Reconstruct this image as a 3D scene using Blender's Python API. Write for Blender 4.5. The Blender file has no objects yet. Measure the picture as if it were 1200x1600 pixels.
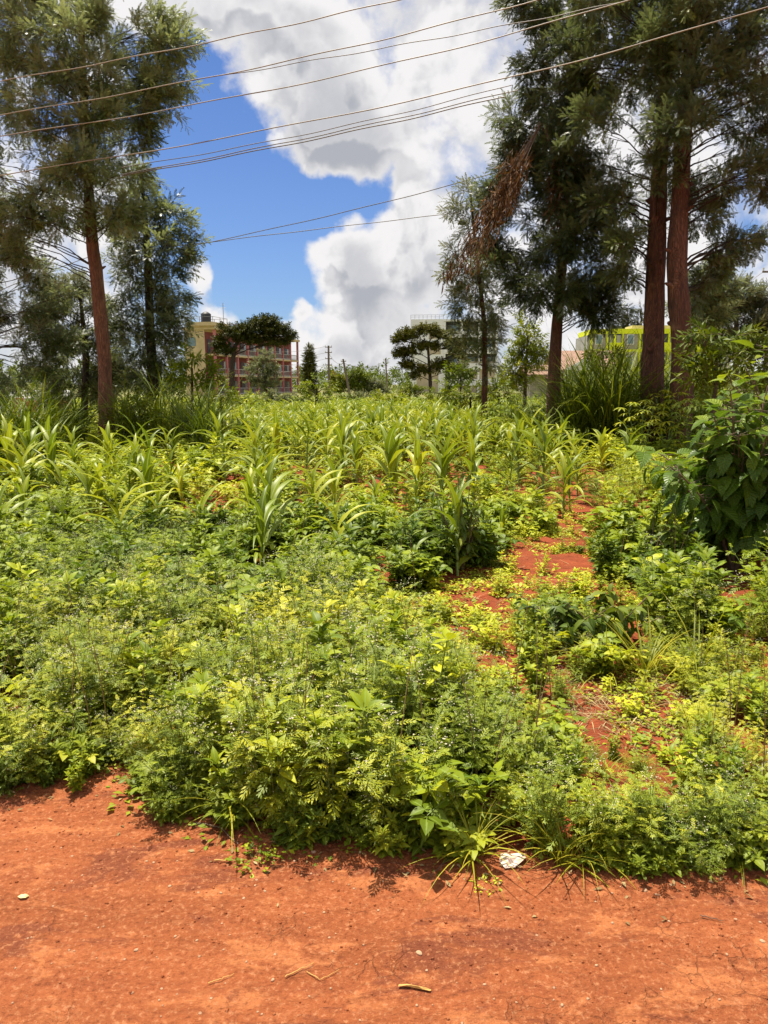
import bpy, math, random
import numpy as np
from mathutils import Vector
random.seed(7); rng = np.random.default_rng(7)
R = math.radians
S = bpy.context.scene

# ------------------------------------------------------------------ camera
CAMH, PITCH, FPX = 1.6, R(9.8), 1155.6
cam = bpy.data.cameras.new('camera'); co = bpy.data.objects.new('camera', cam)
S.collection.objects.link(co); S.camera = co
cam.sensor_fit = 'VERTICAL'; cam.sensor_height = 36; cam.sensor_width = 27; cam.lens = 26
cam.clip_start = 0.05; cam.clip_end = 6000
co.location = (0, 0, CAMH); co.rotation_euler = (R(90)-PITCH, 0, 0)

# ------------------------------------------------------------------ sun, view
SUN_EL, SUN_AZ = R(73), R(-38)
SUNV = Vector((math.cos(SUN_EL)*math.sin(SUN_AZ), math.cos(SUN_EL)*math.cos(SUN_AZ), math.sin(SUN_EL)))
sl = bpy.data.lights.new('sun', 'SUN'); sl.energy = 5.0; sl.angle = R(0.5); sl.color = (1, .93, .79)
so = bpy.data.objects.new('sun', sl); S.collection.objects.link(so)
so.rotation_euler = (-SUNV).to_track_quat('-Z', 'Y').to_euler()
S.view_settings.view_transform = 'Standard'; S.view_settings.look = 'None'
S.view_settings.exposure = 0.84; S.view_settings.gamma = 1.0
S.render.engine = 'CYCLES'
S.cycles.max_bounces = 4; S.cycles.transmission_bounces = 3; S.cycles.diffuse_bounces = 3
S.cycles.glossy_bounces = 2; S.cycles.use_adaptive_sampling = True; S.cycles.adaptive_threshold = .02; S.cycles.transparent_max_bounces = 4

# ------------------------------------------------------------------ node helper
class NT:
    def __init__(s, nt): s.nt = nt; s.L = nt.links
    def n(s, t, **k):
        nd = s.nt.nodes.new(t)
        for a, v in k.items(): setattr(nd, a, v)
        return nd
    def set(s, sock, v):
        if isinstance(v, bpy.types.NodeSocket): s.L.new(v, sock)
        elif v is not None: sock.default_value = v
    def math(s, op, a, b=None, c=None, clamp=False):
        nd = s.n('ShaderNodeMath', operation=op, use_clamp=clamp)
        s.set(nd.inputs[0], a)
        if b is not None: s.set(nd.inputs[1], b)
        if c is not None: s.set(nd.inputs[2], c)
        return nd.outputs[0]
    def vmath(s, op, a, b=None):
        nd = s.n('ShaderNodeVectorMath', operation=op); s.set(nd.inputs[0], a)
        if b is not None: s.set(nd.inputs[1], b)
        return nd.outputs['Value'] if op in ('LENGTH', 'DOT_PRODUCT', 'DISTANCE') else nd.outputs[0]
    def mix(s, f, a, b, blend='MIX'):
        nd = s.n('ShaderNodeMix', data_type='RGBA', blend_type=blend)
        s.set(nd.inputs[0], f)
        for i, v in ((6, a), (7, b)):
            s.set(nd.inputs[i], (*v, 1) if isinstance(v, tuple) and len(v) == 3 else v)
        return nd.outputs[2]
    def ss(s, v, lo, hi, a=0.0, b=1.0):
        nd = s.n('ShaderNodeMapRange', interpolation_type='SMOOTHSTEP')
        for i, q in enumerate((v, lo, hi, a, b)): s.set(nd.inputs[i], q)
        return nd.outputs[0]
    def noise(s, vec, scale, detail=4, rough=.5, dist=0.0):
        nd = s.n('ShaderNodeTexNoise'); s.set(nd.inputs['Vector'], vec)
        nd.inputs['Scale'].default_value = scale; nd.inputs['Detail'].default_value = detail
        nd.inputs['Roughness'].default_value = rough; nd.inputs['Distortion'].default_value = dist
        return nd.outputs[0]

# ------------------------------------------------------------------ world: sky with clouds
def pxdir(px, py):
    xc, yc = (px-600)/FPX, (800-py)/FPX
    f = Vector((0, math.cos(PITCH), -math.sin(PITCH))); u = Vector((0, math.sin(PITCH), math.cos(PITCH)))
    return f + Vector((1, 0, 0))*xc + u*yc
W = bpy.data.worlds.new('World'); S.world = W; W.use_nodes = True
W.node_tree.nodes.clear(); w = NT(W.node_tree)
sky = w.n('ShaderNodeTexSky', sky_type='NISHITA'); sky.sun_disc = False
sky.sun_elevation = SUN_EL; sky.sun_rotation = SUN_AZ; sky.dust_density = .6; sky.ozone_density = 2.5; sky.air_density = 1.0
geo = w.n('ShaderNodeTexCoord').outputs['Generated']
grp = bpy.data.node_groups.new('cloud_density', 'ShaderNodeTree')
grp.interface.new_socket('Vector', in_out='INPUT', socket_type='NodeSocketVector')
grp.interface.new_socket('Density', in_out='OUTPUT', socket_type='NodeSocketFloat')
g = NT(grp); gi = g.n('NodeGroupInput'); go_ = g.n('NodeGroupOutput')
wob = g.n('ShaderNodeTexNoise'); g.set(wob.inputs['Vector'], gi.outputs[0]); wob.inputs['Scale'].default_value = 9; wob.inputs['Detail'].default_value = 5
wv = g.vmath('SUBTRACT', wob.outputs[1], (.5, .5, .5))
sc_ = g.n('ShaderNodeVectorMath', operation='SCALE'); g.set(sc_.inputs[0], wv); sc_.inputs['Scale'].default_value = .10
P = g.vmath('ADD', gi.outputs[0], sc_.outputs[0])
def blob(px, py, rx, ry, amt):
    c = pxdir(px, py).normalized()
    k = 1/ (1+((px-600)/FPX)**2+((800-py)/FPX)**2)**.5
    v = g.vmath('SUBTRACT', P, tuple(c))
    v = g.vmath('MULTIPLY', v, (FPX/rx/k, FPX/((rx+ry)/2)/k, FPX/ry/k))
    l = g.vmath('LENGTH', v)
    return g.ss(l, 1.35, .45, 0.0, amt)
acc = None
for b in [(300,190,100,110,-1),(405,300,130,80,-1),(500,320,100,60,-1),(410,400,110,90,-1),(330,300,90,110,-.9),(285,90,60,40,-.7),(440,460,70,40,-.8),(395,470,60,50,-.8),
          (90,230,70,60,-.4),(570,300,40,30,-.35),(1160,330,50,40,-.15),(480,515,25,18,-.45),
          (480,130,105,100,.9),(540,215,100,55,.8),(620,390,110,90,.55),(545,430,60,60,.5),(458,478,26,22,1.2),(338,375,32,24,1.0),(312,430,30,38,.95),(538,335,28,28,.9),(447,403,22,14,.8),(345,490,50,20,.7),(560,520,120,50,.4),(255,175,40,26,.5),(320,15,150,45,.9),(480,560,120,40,.5),(430,500,60,14,.35)]:
    o = blob(*b); acc = o if acc is None else g.math('ADD', acc, o)
n1 = g.noise(gi.outputs[0], 4.5, 9, .55); 
vo = g.n('ShaderNodeTexVoronoi', feature='SMOOTH_F1'); g.set(vo.inputs['Vector'], P); vo.inputs['Scale'].default_value = 16
vo.inputs['Smoothness'].default_value = .6
try: vo.inputs['Detail'].default_value = 3; vo.inputs['Roughness'].default_value = .55
except Exception: pass
bil = g.math('MULTIPLY_ADD', vo.outputs['Distance'], -.55, .2)
D = g.math('ADD', g.math('ADD', acc, g.math('MULTIPLY_ADD', n1, 2.2, -.38)), bil)
g.L.new(D, go_.inputs[0])
def dens(vec):
    nd = w.n('ShaderNodeGroup'); nd.node_tree = grp; w.set(nd.inputs[0], vec); return nd.outputs[0]
d0 = dens(geo); off = SUNV*.035
d1 = dens(w.vmath('ADD', geo, tuple(off)))
fm = w.noise(geo, 38, 6, .65)
mask = w.ss(w.math('ADD', d0, w.math('MULTIPLY_ADD', fm, .7, -.35)), -.16, .56)
lit = w.math('SUBTRACT', d0, d1)
lit = w.ss(lit, -.16, .22)
core = w.ss(d0, .45, 1.5)            # thick cloud greys
shade = w.math('MULTIPLY', core, .62)
bright = w.math('ADD', w.math('MULTIPLY', lit, .34), w.math('SUBTRACT', .74, w.math('MULTIPLY', shade, .80)))
fine = w.noise(geo, 14, 7, .6)
bright = w.math('ADD', bright, w.math('MULTIPLY_ADD', fine, .34, -.17))
cc = w.mix(w.ss(bright, .3, 1.0), (2.7, 2.8, 3.1), (5.6, 5.5, 5.5))
szz = w.n('ShaderNodeSeparateXYZ'); w.set(szz.inputs[0], geo)
skyc = w.mix(1.0, sky.outputs[0], w.mix(w.ss(szz.outputs[2], .05, .55), (.46,.56,.76), (.36,.49,.74)), 'MULTIPLY')
col = w.mix(mask, skyc, cc)
bg = w.n('ShaderNodeBackground'); w.set(bg.inputs[0], col); bg.inputs[1].default_value = .092
wo = w.n('ShaderNodeOutputWorld'); w.L.new(bg.outputs[0], wo.inputs[0])
W.cycles.sampling_method = 'MANUAL'; W.cycles.sample_map_resolution = 512

# ------------------------------------------------------------------ pixel to world helpers (design aid)
def at(px, py, Y):
    d = pxdir(px, py); return np.array([d.x/d.y*Y, Y, CAMH + d.z/d.y*Y])
def gr(px, py):
    d = pxdir(px, py); t = -CAMH/d.z; return np.array([d.x*t, d.y*t, 0.0])
def proj(x, y, z):
    x, y, z = np.asarray(x, float), np.asarray(y, float), np.asarray(z, float)-CAMH
    f = y*math.cos(PITCH)-z*math.sin(PITCH); u = y*math.sin(PITCH)+z*math.cos(PITCH)
    return 600+FPX*x/f, 800-FPX*u/f

# ------------------------------------------------------------------ noise
def _h(ix, iy, s): 
    a = np.sin(ix*127.1+iy*311.7+s*74.7)*43758.5453; return a-np.floor(a)
def vnoise(x, y, s=0):
    ix, iy = np.floor(x), np.floor(y); fx, fy = x-ix, y-iy
    fx = fx*fx*(3-2*fx); fy = fy*fy*(3-2*fy)
    return (_h(ix,iy,s)*(1-fx)+_h(ix+1,iy,s)*fx)*(1-fy)+(_h(ix,iy+1,s)*(1-fx)+_h(ix+1,iy+1,s)*fx)*fy
def fbm(x, y, o=4, s=0):
    r = 0; a = .5
    for i in range(o): r = r+a*(vnoise(x*2**i, y*2**i, s+i)-.5); a *= .5
    return r

# ------------------------------------------------------------------ geometry container (quads only)
class Geo:
    def __init__(s): s.V=[]; s.D=[]; s.Q=[]; s.M=[]; s.n=0
    def add(s, V, Q, D=None, m=0):
        V = np.asarray(V, float).reshape(-1,3); Q = np.asarray(Q, int).reshape(-1,4)
        if D is None: D = np.zeros((len(V),3))
        s.V.append(V); s.D.append(np.asarray(D, float)); s.Q.append(Q+s.n)
        s.M.append(np.full(len(Q), m) if np.isscalar(m) else np.asarray(m)); s.n += len(V); return s
    def arr(s):
        if len(s.V) != 1:
            s.V=[np.concatenate(s.V)]; s.D=[np.concatenate(s.D)]; s.Q=[np.concatenate(s.Q)]; s.M=[np.concatenate(s.M)]
        return s.V[0], s.D[0], s.Q[0], s.M[0]
    def inst(s, T, Rm, P, tint=None, sc=None):
        V, D, Q, M = T.arr(); K = len(P)
        if K == 0: return s
        if sc is not None: Rm = Rm*np.asarray(sc).reshape(K,1,1)
        VV = (np.einsum('kij,nj->kni', Rm, V)+np.asarray(P)[:,None,:]).reshape(-1,3)
        DD = np.repeat(D[None], K, 0)
        if tint is not None: DD = DD.copy(); DD[:,:,0] = np.clip(DD[:,:,0]*.35+np.asarray(tint)[:,None]*.65+0, 0, 1)
        QQ = (Q[None]+(np.arange(K)*len(V))[:,None,None]).reshape(-1,4)
        s.V.append(VV); s.D.append(DD.reshape(-1,3)); s.Q.append(QQ+s.n); s.M.append(np.tile(M, K)); s.n += len(VV); return s
    def box(s, x0,x1,y0,y1,z0,z1, m=0):
        V=[(x,y,z) for x in (x0,x1) for y in (y0,y1) for z in (z0,z1)]
        return s.add(V, [(0,1,3,2),(4,6,7,5),(0,4,5,1),(2,3,7,6),(0,2,6,4),(1,5,7,3)], None, m)
    def tube(s, pts, rad, k=6, m=0, tint=.5, cap=True):
        pts = np.asarray(pts, float); n = len(pts); rad = np.broadcast_to(rad, n)
        t = np.gradient(pts, axis=0); t /= np.linalg.norm(t, axis=1)[:,None]+1e-9
        ref = np.array([0,0,1.]) if abs(t[:,2]).mean()<.8 else np.array([1.,0,0])
        a = np.cross(t, ref); a /= np.linalg.norm(a, axis=1)[:,None]+1e-9; b = np.cross(t, a)
        th = np.arange(k)/k*2*np.pi
        V = pts[:,None]+rad[:,None,None]*(a[:,None]*np.cos(th)[None,:,None]+b[:,None]*np.sin(th)[None,:,None])
        i = np.arange(n-1)[:,None]*k; j = np.arange(k)[None]; j2 = (j+1)%k
        Q = np.stack([i+j, i+j2, i+k+j2, i+k+j], -1).reshape(-1,4)
        D = np.zeros((n*k,3)); D[:,0]=tint; D[:,1]=np.tile(th/6.283,n); D[:,2]=np.repeat(np.linspace(0,1,n),k)
        s.add(V.reshape(-1,3), Q, D, m)
        if cap and k == 6: s.add(V[-1], [(0,1,2,3),(0,3,4,5)], None, m)
        return s
def mesh_of(name, G, mats, smooth=True):
    V, D, Q, M = G.arr(); me = bpy.data.meshes.new(name)
    me.vertices.add(len(V)); me.vertices.foreach_set('co', V.astype(np.float32).ravel())
    me.loops.add(len(Q)*4); me.loops.foreach_set('vertex_index', Q.astype(np.int32).ravel())
    me.polygons.add(len(Q)); me.polygons.foreach_set('loop_start', (np.arange(len(Q))*4).astype(np.int32))
    try: me.polygons.foreach_set('loop_total', np.full(len(Q),4,np.int32))
    except Exception: pass
    for mt in mats: me.materials.append(mt)
    if len(mats) > 1: me.polygons.foreach_set('material_index', M.astype(np.int32))
    me.polygons.foreach_set('use_smooth', np.full(len(Q), smooth))
    a = me.attributes.new('ld', 'FLOAT_VECTOR', 'POINT'); a.data.foreach_set('vector', D.astype(np.float32).ravel())
    me.update(calc_edges=True); return me
def tag(o, label=None, cat=None, group=None, kind=None):
    for k, v in (('label',label),('category',cat),('group',group),('kind',kind)):
        if v: o[k] = v
    return o
def link(name, me, parent=None):
    o = bpy.data.objects.new(name, me); S.collection.objects.link(o)
    if parent is not None: o.parent = parent
    return o
def build(name, G, mats, parent=None, smooth=True, loc=None):
    o = link(name, mesh_of(name, G, mats if isinstance(mats, list) else [mats], smooth), parent)
    if loc is not None: o.location = loc
    return o
def thing(name, label, cat, loc=(0,0,0), rz=0, group=None, scale=1, kind=None):
    o = link(name, None); o.location = [float(q) for q in loc]; o.rotation_euler = (0,0,rz); o.scale = (scale,)*3
    o.empty_display_size = .05
    return tag(o, label, cat, group, kind)
def place(proto, name, label, cat, loc, rz, scale=1, group=None, tilt=0):
    """proto = [(part name, mesh)]: one thing with its parts; the meshes are shared"""
    o = thing(name, label, cat, loc, rz, group, scale)
    o.rotation_euler = (tilt*math.cos(rz), tilt*math.sin(rz), rz)
    for pn, me in proto: link(pn, me, o)
    return o

# ------------------------------------------------------------------ frames
def frames(d, up=None):
    d = np.asarray(d, float); d = d/(np.linalg.norm(d, axis=1)[:,None]+1e-9)
    up = np.tile([0,0,1.], (len(d),1)) if up is None else np.asarray(up, float)
    x = np.cross(d, up); l = np.linalg.norm(x, axis=1)[:,None]
    x = np.where(l<1e-4, np.array([[1.,0,0]]), x/(l+1e-9)); z = np.cross(x, d)
    return np.stack([x,d,z], -1)
def sph(az, el): return np.stack([np.cos(el)*np.sin(az), np.cos(el)*np.cos(az), np.sin(el)], -1)
def U(a, b, n): return rng.uniform(a, b, n)
def zrot(a):
    a = np.asarray(a); c, s_ = np.cos(a), np.sin(a); o = np.zeros_like(a); i = np.ones_like(a)
    return np.stack([np.stack([c,-s_,o],-1), np.stack([s_,c,o],-1), np.stack([o,o,i],-1)], -2)
NOUP = lambda n: U(-.35,.35,(n,3))+[0,0,1]

# ------------------------------------------------------------------ leaf templates (point along +Y, face +Z)
def leaf(L, Wd, n=4, prof='ovate', fold=.25, droop=.6, tint=.5, stalk=0, wave=0, flat=False):
    t = np.linspace(0,1,n+1)
    if prof == 'ovate': wf = np.sin(np.pi*np.clip(t**.72,0,1))*(1-.25*t); 
    elif prof == 'blade': wf = np.minimum(1, .35+3*t)*(1-t**2.2)
    elif prof == 'lance': wf = np.sin(np.pi*t**.9)
    else: wf = np.sin(np.pi*np.clip(t,0,1)**.6)
    wf = np.maximum(wf, .03)*Wd/2
    ang = droop*t*1.0; y = np.concatenate([[0], np.cumsum(np.cos((ang[1:]+ang[:-1])/2)*L/n)]); z = -np.concatenate([[0], np.cumsum(np.sin((ang[1:]+ang[:-1])/2)*L/n)])
    y = y+stalk
    f = fold*wf; nz = np.cos(ang); ny = np.sin(ang)
    wv = wave*Wd*np.sin(t*17+rng.uniform(0,6))
    G = Geo()
    if flat:
        V = np.concatenate([np.stack([-wf,y,z],-1), np.stack([wf,y,z],-1)]); N = n+1
        i = np.arange(n); Q = np.stack([i,i+N,i+N+1,i+1],-1)
        D = np.stack([np.full(2*N,tint), np.repeat([-1,1],N), np.tile(t,2)],-1)
    else:
        V = np.concatenate([np.stack([-wf,y+f*ny,z+f*nz+wv],-1), np.stack([0*wf,y,z],-1), np.stack([wf,y+f*ny,z+f*nz-wv],-1)]); N = n+1
        i = np.arange(n); Q = np.concatenate([np.stack([i,i+N,i+N+1,i+1],-1), np.stack([i+N,i+2*N,i+2*N+1,i+N+1],-1)])
        D = np.stack([np.full(3*N,tint), np.repeat([-1,0,1],N), np.tile(t,3)],-1)
    G.add(V, Q, D)
    if stalk: G.add([(-.0012,0,0),(.0012,0,0),(.0012,stalk,0),(-.0012,stalk,0)], [(0,1,2,3)], [[tint,0,0]]*4)
    return G
def fern(L, pairs, lob, lw, droop=.5, ang=50, rw=.0015, tip=True, t0=.2):
    G = Geo(); bend = lambda V: np.stack([V[:,0], V[:,1], V[:,2]-droop*V[:,1]**2/L*.6], -1)
    y = np.linspace(0, L, 4); V = np.concatenate([np.stack([-rw+0*y,y,0*y],-1), np.stack([rw+0*y,y,0*y],-1)]); i = np.arange(3)
    G.add(bend(V), np.stack([i,i+4,i+5,i+1],-1), np.tile([.5,0,.5],(8,1)))
    for t in np.linspace(t0, .97, pairs):
        l = lob*(math.sin(math.pi*(t*.72+.14))**.7)*rng.uniform(.8,1.15)
        for s_ in (-1,1):
            a = R(ang*rng.uniform(.85,1.15))*(1-.35*t); d = np.array([s_*math.sin(a), math.cos(a), rng.uniform(-.25,.2)]); p = np.array([0,t*L,0.])
            q = np.array([-d[1]*s_, d[0]*s_, 0])*lw
            V = np.array([p, p+d*l*.55+q, p+d*l, p+d*l*.55-q])
            G.add(bend(V), [(0,1,2,3) if s_<0 else (0,3,2,1)], [[.5,0,0],[.5,1,.5],[.5,1,1],[.5,1,.5]])
    if tip:
        p = np.array([0,L*.93,0]); V = np.array([p, p+[lw,lob*.4,0], p+[0,lob*.8,0], p+[-lw,lob*.4,0]]); G.add(bend(V), [(0,1,2,3)], np.tile([.5,0,1],(4,1)))
    return G

# ------------------------------------------------------------------ materials
def newmat(name):
    m = bpy.data.materials.new(name); m.use_nodes = True; m.node_tree.nodes.clear(); n = NT(m.node_tree)
    return m, n, n.n('ShaderNodeOutputMaterial')
GR, GG, GB = 1.54, 1.15, .40
def leafmat(name, dark, mid, light, trans=.32, rough=.45, under=None, veins=0, vein=None, spec=.35, dry=None, tone=None):
    tone = tone or (GR, GG, GB); spec *= .65; rough = min(rough+.05, .8)
    dark, mid, light = [(q[0]*tone[0], q[1]*tone[1], q[2]*tone[2]) for q in (dark, mid, light)]
    m, n, out = newmat(name)
    at_ = n.n('ShaderNodeAttribute', attribute_name='ld'); sx = n.n('ShaderNodeSeparateXYZ'); n.set(sx.inputs[0], at_.outputs['Vector'])
    oi = n.n('ShaderNodeObjectInfo'); tn = n.math('ADD', sx.outputs[0], n.math('MULTIPLY_ADD', oi.outputs['Random'], .40, -.20), clamp=True)
    r = n.n('ShaderNodeValToRGB'); n.set(r.inputs[0], tn); e = r.color_ramp.elements
    e[0].position = .05; e[0].color = (*dark,1); e[1].position = .9; e[1].color = (*light,1)
    x = e.new(.5); x.color = (*mid,1)
    if dry: x = e.new(.985); x.color = (*dry,1); e[2].position = .95
    c = r.outputs[0]; g_ = n.n('ShaderNodeNewGeometry')
    nz = n.noise(g_.outputs['Position'], 9, 3); c = n.mix(n.math('MULTIPLY', nz, .35), c, n.mix(1.0, c, (.62,.66,.5), 'MULTIPLY'))
    bump = None
    if veins:
        au = n.math('ABSOLUTE', sx.outputs[1])
        ph = n.math('MULTIPLY', n.math('SUBTRACT', sx.outputs[2], n.math('MULTIPLY', au, .16)), veins*6.2832)
        sn = n.math('MULTIPLY_ADD', n.math('SINE', ph), .5, .5)
        line = n.math('POWER', sn, 5.0); midr = n.ss(au, .10, .02)
        line = n.math('MAXIMUM', n.math('MULTIPLY', line, .75), midr)
        c = n.mix(n.math('MULTIPLY', line, .55), c, vein or (.3,.4,.1))
        b = n.n('ShaderNodeBump'); b.inputs['Strength'].default_value = .9; b.inputs['Distance'].default_value = .01
        n.set(b.inputs['Height'], n.math('SUBTRACT', 1.0, line)); bump = b.outputs[0]
    elif vein:
        midr = n.ss(n.math('ABSOLUTE', sx.outputs[1]), .22, .04); c = n.mix(n.math('MULTIPLY', midr, .6), c, vein)
    if under: c = n.mix(g_.outputs['Backfacing'], c, under)
    p = n.n('ShaderNodeBsdfPrincipled'); n.set(p.inputs['Base Color'], c); p.inputs['Roughness'].default_value = rough
    p.inputs['Specular IOR Level'].default_value = spec
    tr = n.n('ShaderNodeBsdfTranslucent'); n.set(tr.inputs[0], n.mix(1.0, c, (1.25,1.25,.7), 'MULTIPLY'))
    if bump: n.set(p.inputs['Normal'], bump)
    mx = n.n('ShaderNodeMixShader'); mx.inputs[0].default_value = trans
    n.L.new(p.outputs[0], mx.inputs[1]); n.L.new(tr.outputs[0], mx.inputs[2]); n.L.new(mx.outputs[0], out.inputs[0]); return m
def plain(name, c1, c2=None, scale=4, rough=.7, bump=0, bscale=30, stretch=(1,1,1), metal=0, spec=.4, coord='Object', detail=5):
    m, n, out = newmat(name); tc = n.n('ShaderNodeTexCoord').outputs[coord]; v = n.vmath('MULTIPLY', tc, stretch)
    p = n.n('ShaderNodeBsdfPrincipled'); c2 = c2 or tuple(q*.7 for q in c1)
    n.set(p.inputs['Base Color'], n.mix(n.ss(n.noise(v, scale, detail, .6), .3, .7), c1, c2))
    p.inputs['Roughness'].default_value = rough; p.inputs['Metallic'].default_value = metal; p.inputs['Specular IOR Level'].default_value = spec
    if bump:
        b = n.n('ShaderNodeBump'); b.inputs['Strength'].default_value = bump; b.inputs['Distance'].default_value = .02
        n.set(b.inputs['Height'], n.noise(v, bscale, 5, .6)); n.L.new(b.outputs[0], p.inputs['Normal'])
    n.L.new(p.outputs[0], out.inputs[0]); return m

M = {}
M['fern']  = leafmat('weed_leaf', (.042,.088,.014), (.150,.245,.030), (.37,.46,.080), .29, vein=(.3,.38,.1))
M['broad'] = leafmat('broad_leaf', (.045,.105,.014), (.175,.285,.028), (.36,.48,.055), .31, .42, vein=(.26,.36,.08))
M['dull']  = leafmat('dull_leaf', (.030,.075,.018), (.065,.125,.026), (.12,.19,.045), .26, .42, vein=(.16,.22,.08))
M['maize'] = leafmat('maize_leaf', (.050,.115,.018), (.130,.225,.028), (.30,.40,.06), .33, .38, vein=(.38,.44,.18), spec=.5)
M['grass'] = leafmat('grass_blade', (.075,.13,.02), (.16,.23,.035), (.30,.34,.08), .32, .42)
M['napier']= leafmat('napier_blade', (.030,.065,.014), (.065,.12,.020), (.15,.22,.035), .30, .42)
M['straw'] = leafmat('straw', (.16,.095,.04), (.32,.22,.10), (.52,.42,.22), .15, .7, tone=(1,1,1))
M['big']   = leafmat('big_leaf', (.026,.080,.010), (.080,.175,.018), (.25,.38,.04), .30, .33, veins=8, vein=(.22,.33,.07), spec=.5)
M['cassava']= leafmat('cassava_leaf', (.06,.13,.02), (.13,.22,.03), (.3,.38,.05), .34, .42, vein=(.33,.38,.1))
M['silky'] = leafmat('silky_oak_leaf', (.032,.054,.012), (.096,.128,.028), (.37,.40,.12), .32, .36, under=(.27,.31,.18), dry=(.26,.32,.03), tone=(1,1,1), spec=.7)
M['silkydark'] = leafmat('dark_oak_leaf', (.019,.034,.008), (.056,.078,.016), (.24,.28,.06), .30, .38, under=(.14,.17,.09), dry=(.24,.30,.02), tone=(1,1,1), spec=.6)
M['silkypale'] = leafmat('pale_oak_leaf', (.05,.065,.02), (.10,.12,.03), (.2,.22,.06), .22, .42, under=(.24,.25,.16), tone=(1,1,.9))
M['acacia']= leafmat('flat_tree_leaf', (.022,.036,.010), (.05,.068,.014), (.10,.12,.02), .22, .5)
M['bush']  = leafmat('bush_leaf', (.035,.075,.014), (.085,.145,.020), (.18,.24,.035), .28, .45, dry=(.3,.12,.03))
M['bright']= leafmat('bright_bush_leaf', (.06,.12,.015), (.13,.21,.022), (.24,.32,.035), .32, .42)
M['conifer']= leafmat('conifer_leaf', (.02,.036,.014), (.042,.062,.022), (.09,.11,.035), .1, .6)
M['dead']  = leafmat('dead_leaf', (.028,.018,.024), (.065,.040,.050), (.15,.10,.12), .12, .8)
M['stem']  = plain('green_stem', (.16,.22,.05), (.10,.15,.03), 20)
M['maizestem'] = plain('maize_stem', (.22,.30,.07), (.14,.2,.04), 20)
M['twig']  = plain('twig_bark', (.20,.13,.08), (.10,.06,.04), 30)
M['flower']= plain('white_flower', (.85,.80,.62), (.7,.68,.5), 50)
M['yellow']= plain('yellow_petal', (.8,.6,.02), (.7,.5,.02), 50)
def barkmat(name, c1, c2, c3):
    m, n, out = newmat(name); tc = n.n('ShaderNodeTexCoord').outputs['Object']; v = n.vmath('MULTIPLY', tc, (9,9,1.3))
    a = n.noise(v, 2.2, 8, .65, .6); b_ = n.noise(tc, 2.1, 4, .6)
    c = n.mix(n.ss(a, .38, .62), c1, c2); c = n.mix(n.ss(b_, .58, .72), c, c3)
    vo = n.n('ShaderNodeTexVoronoi', feature='DISTANCE_TO_EDGE'); n.set(vo.inputs['Vector'], n.vmath('MULTIPLY', n.vmath('ADD', tc, n.n('ShaderNodeTexNoise').outputs[1]), (34,34,2.6))); vo.inputs['Scale'].default_value = 1
    cr = n.ss(vo.outputs[0], .0, .3); c = n.mix(n.math('MULTIPLY_ADD', cr, .55, .45), tuple(q*.45 for q in c1), c)
    p = n.n('ShaderNodeBsdfPrincipled'); n.set(p.inputs['Base Color'], c); p.inputs['Roughness'].default_value = .85
    b = n.n('ShaderNodeBump'); b.inputs['Strength'].default_value = 1; b.inputs['Distance'].default_value = .04
    n.set(b.inputs['Height'], n.math('ADD', a, n.math('MULTIPLY', cr, .5))); n.L.new(b.outputs[0], p.inputs['Normal'])
    n.L.new(p.outputs[0], out.inputs[0]); return m
M['bark'] = barkmat('red_bark', (.11,.040,.022), (.235,.085,.040), (.34,.17,.085))
M['barklit'] = barkmat('sunlit_bark', (.17,.065,.032), (.33,.135,.062), (.42,.23,.12))  # lighter copy of the red bark, sunlight on the left trunk put into its colour
M['barkgrey'] = barkmat('grey_bark', (.12,.075,.05), (.24,.16,.10), (.33,.25,.17))
M['barkdark'] = barkmat('dark_bark', (.05,.03,.02), (.10,.06,.04), (.16,.1,.07))

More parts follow.
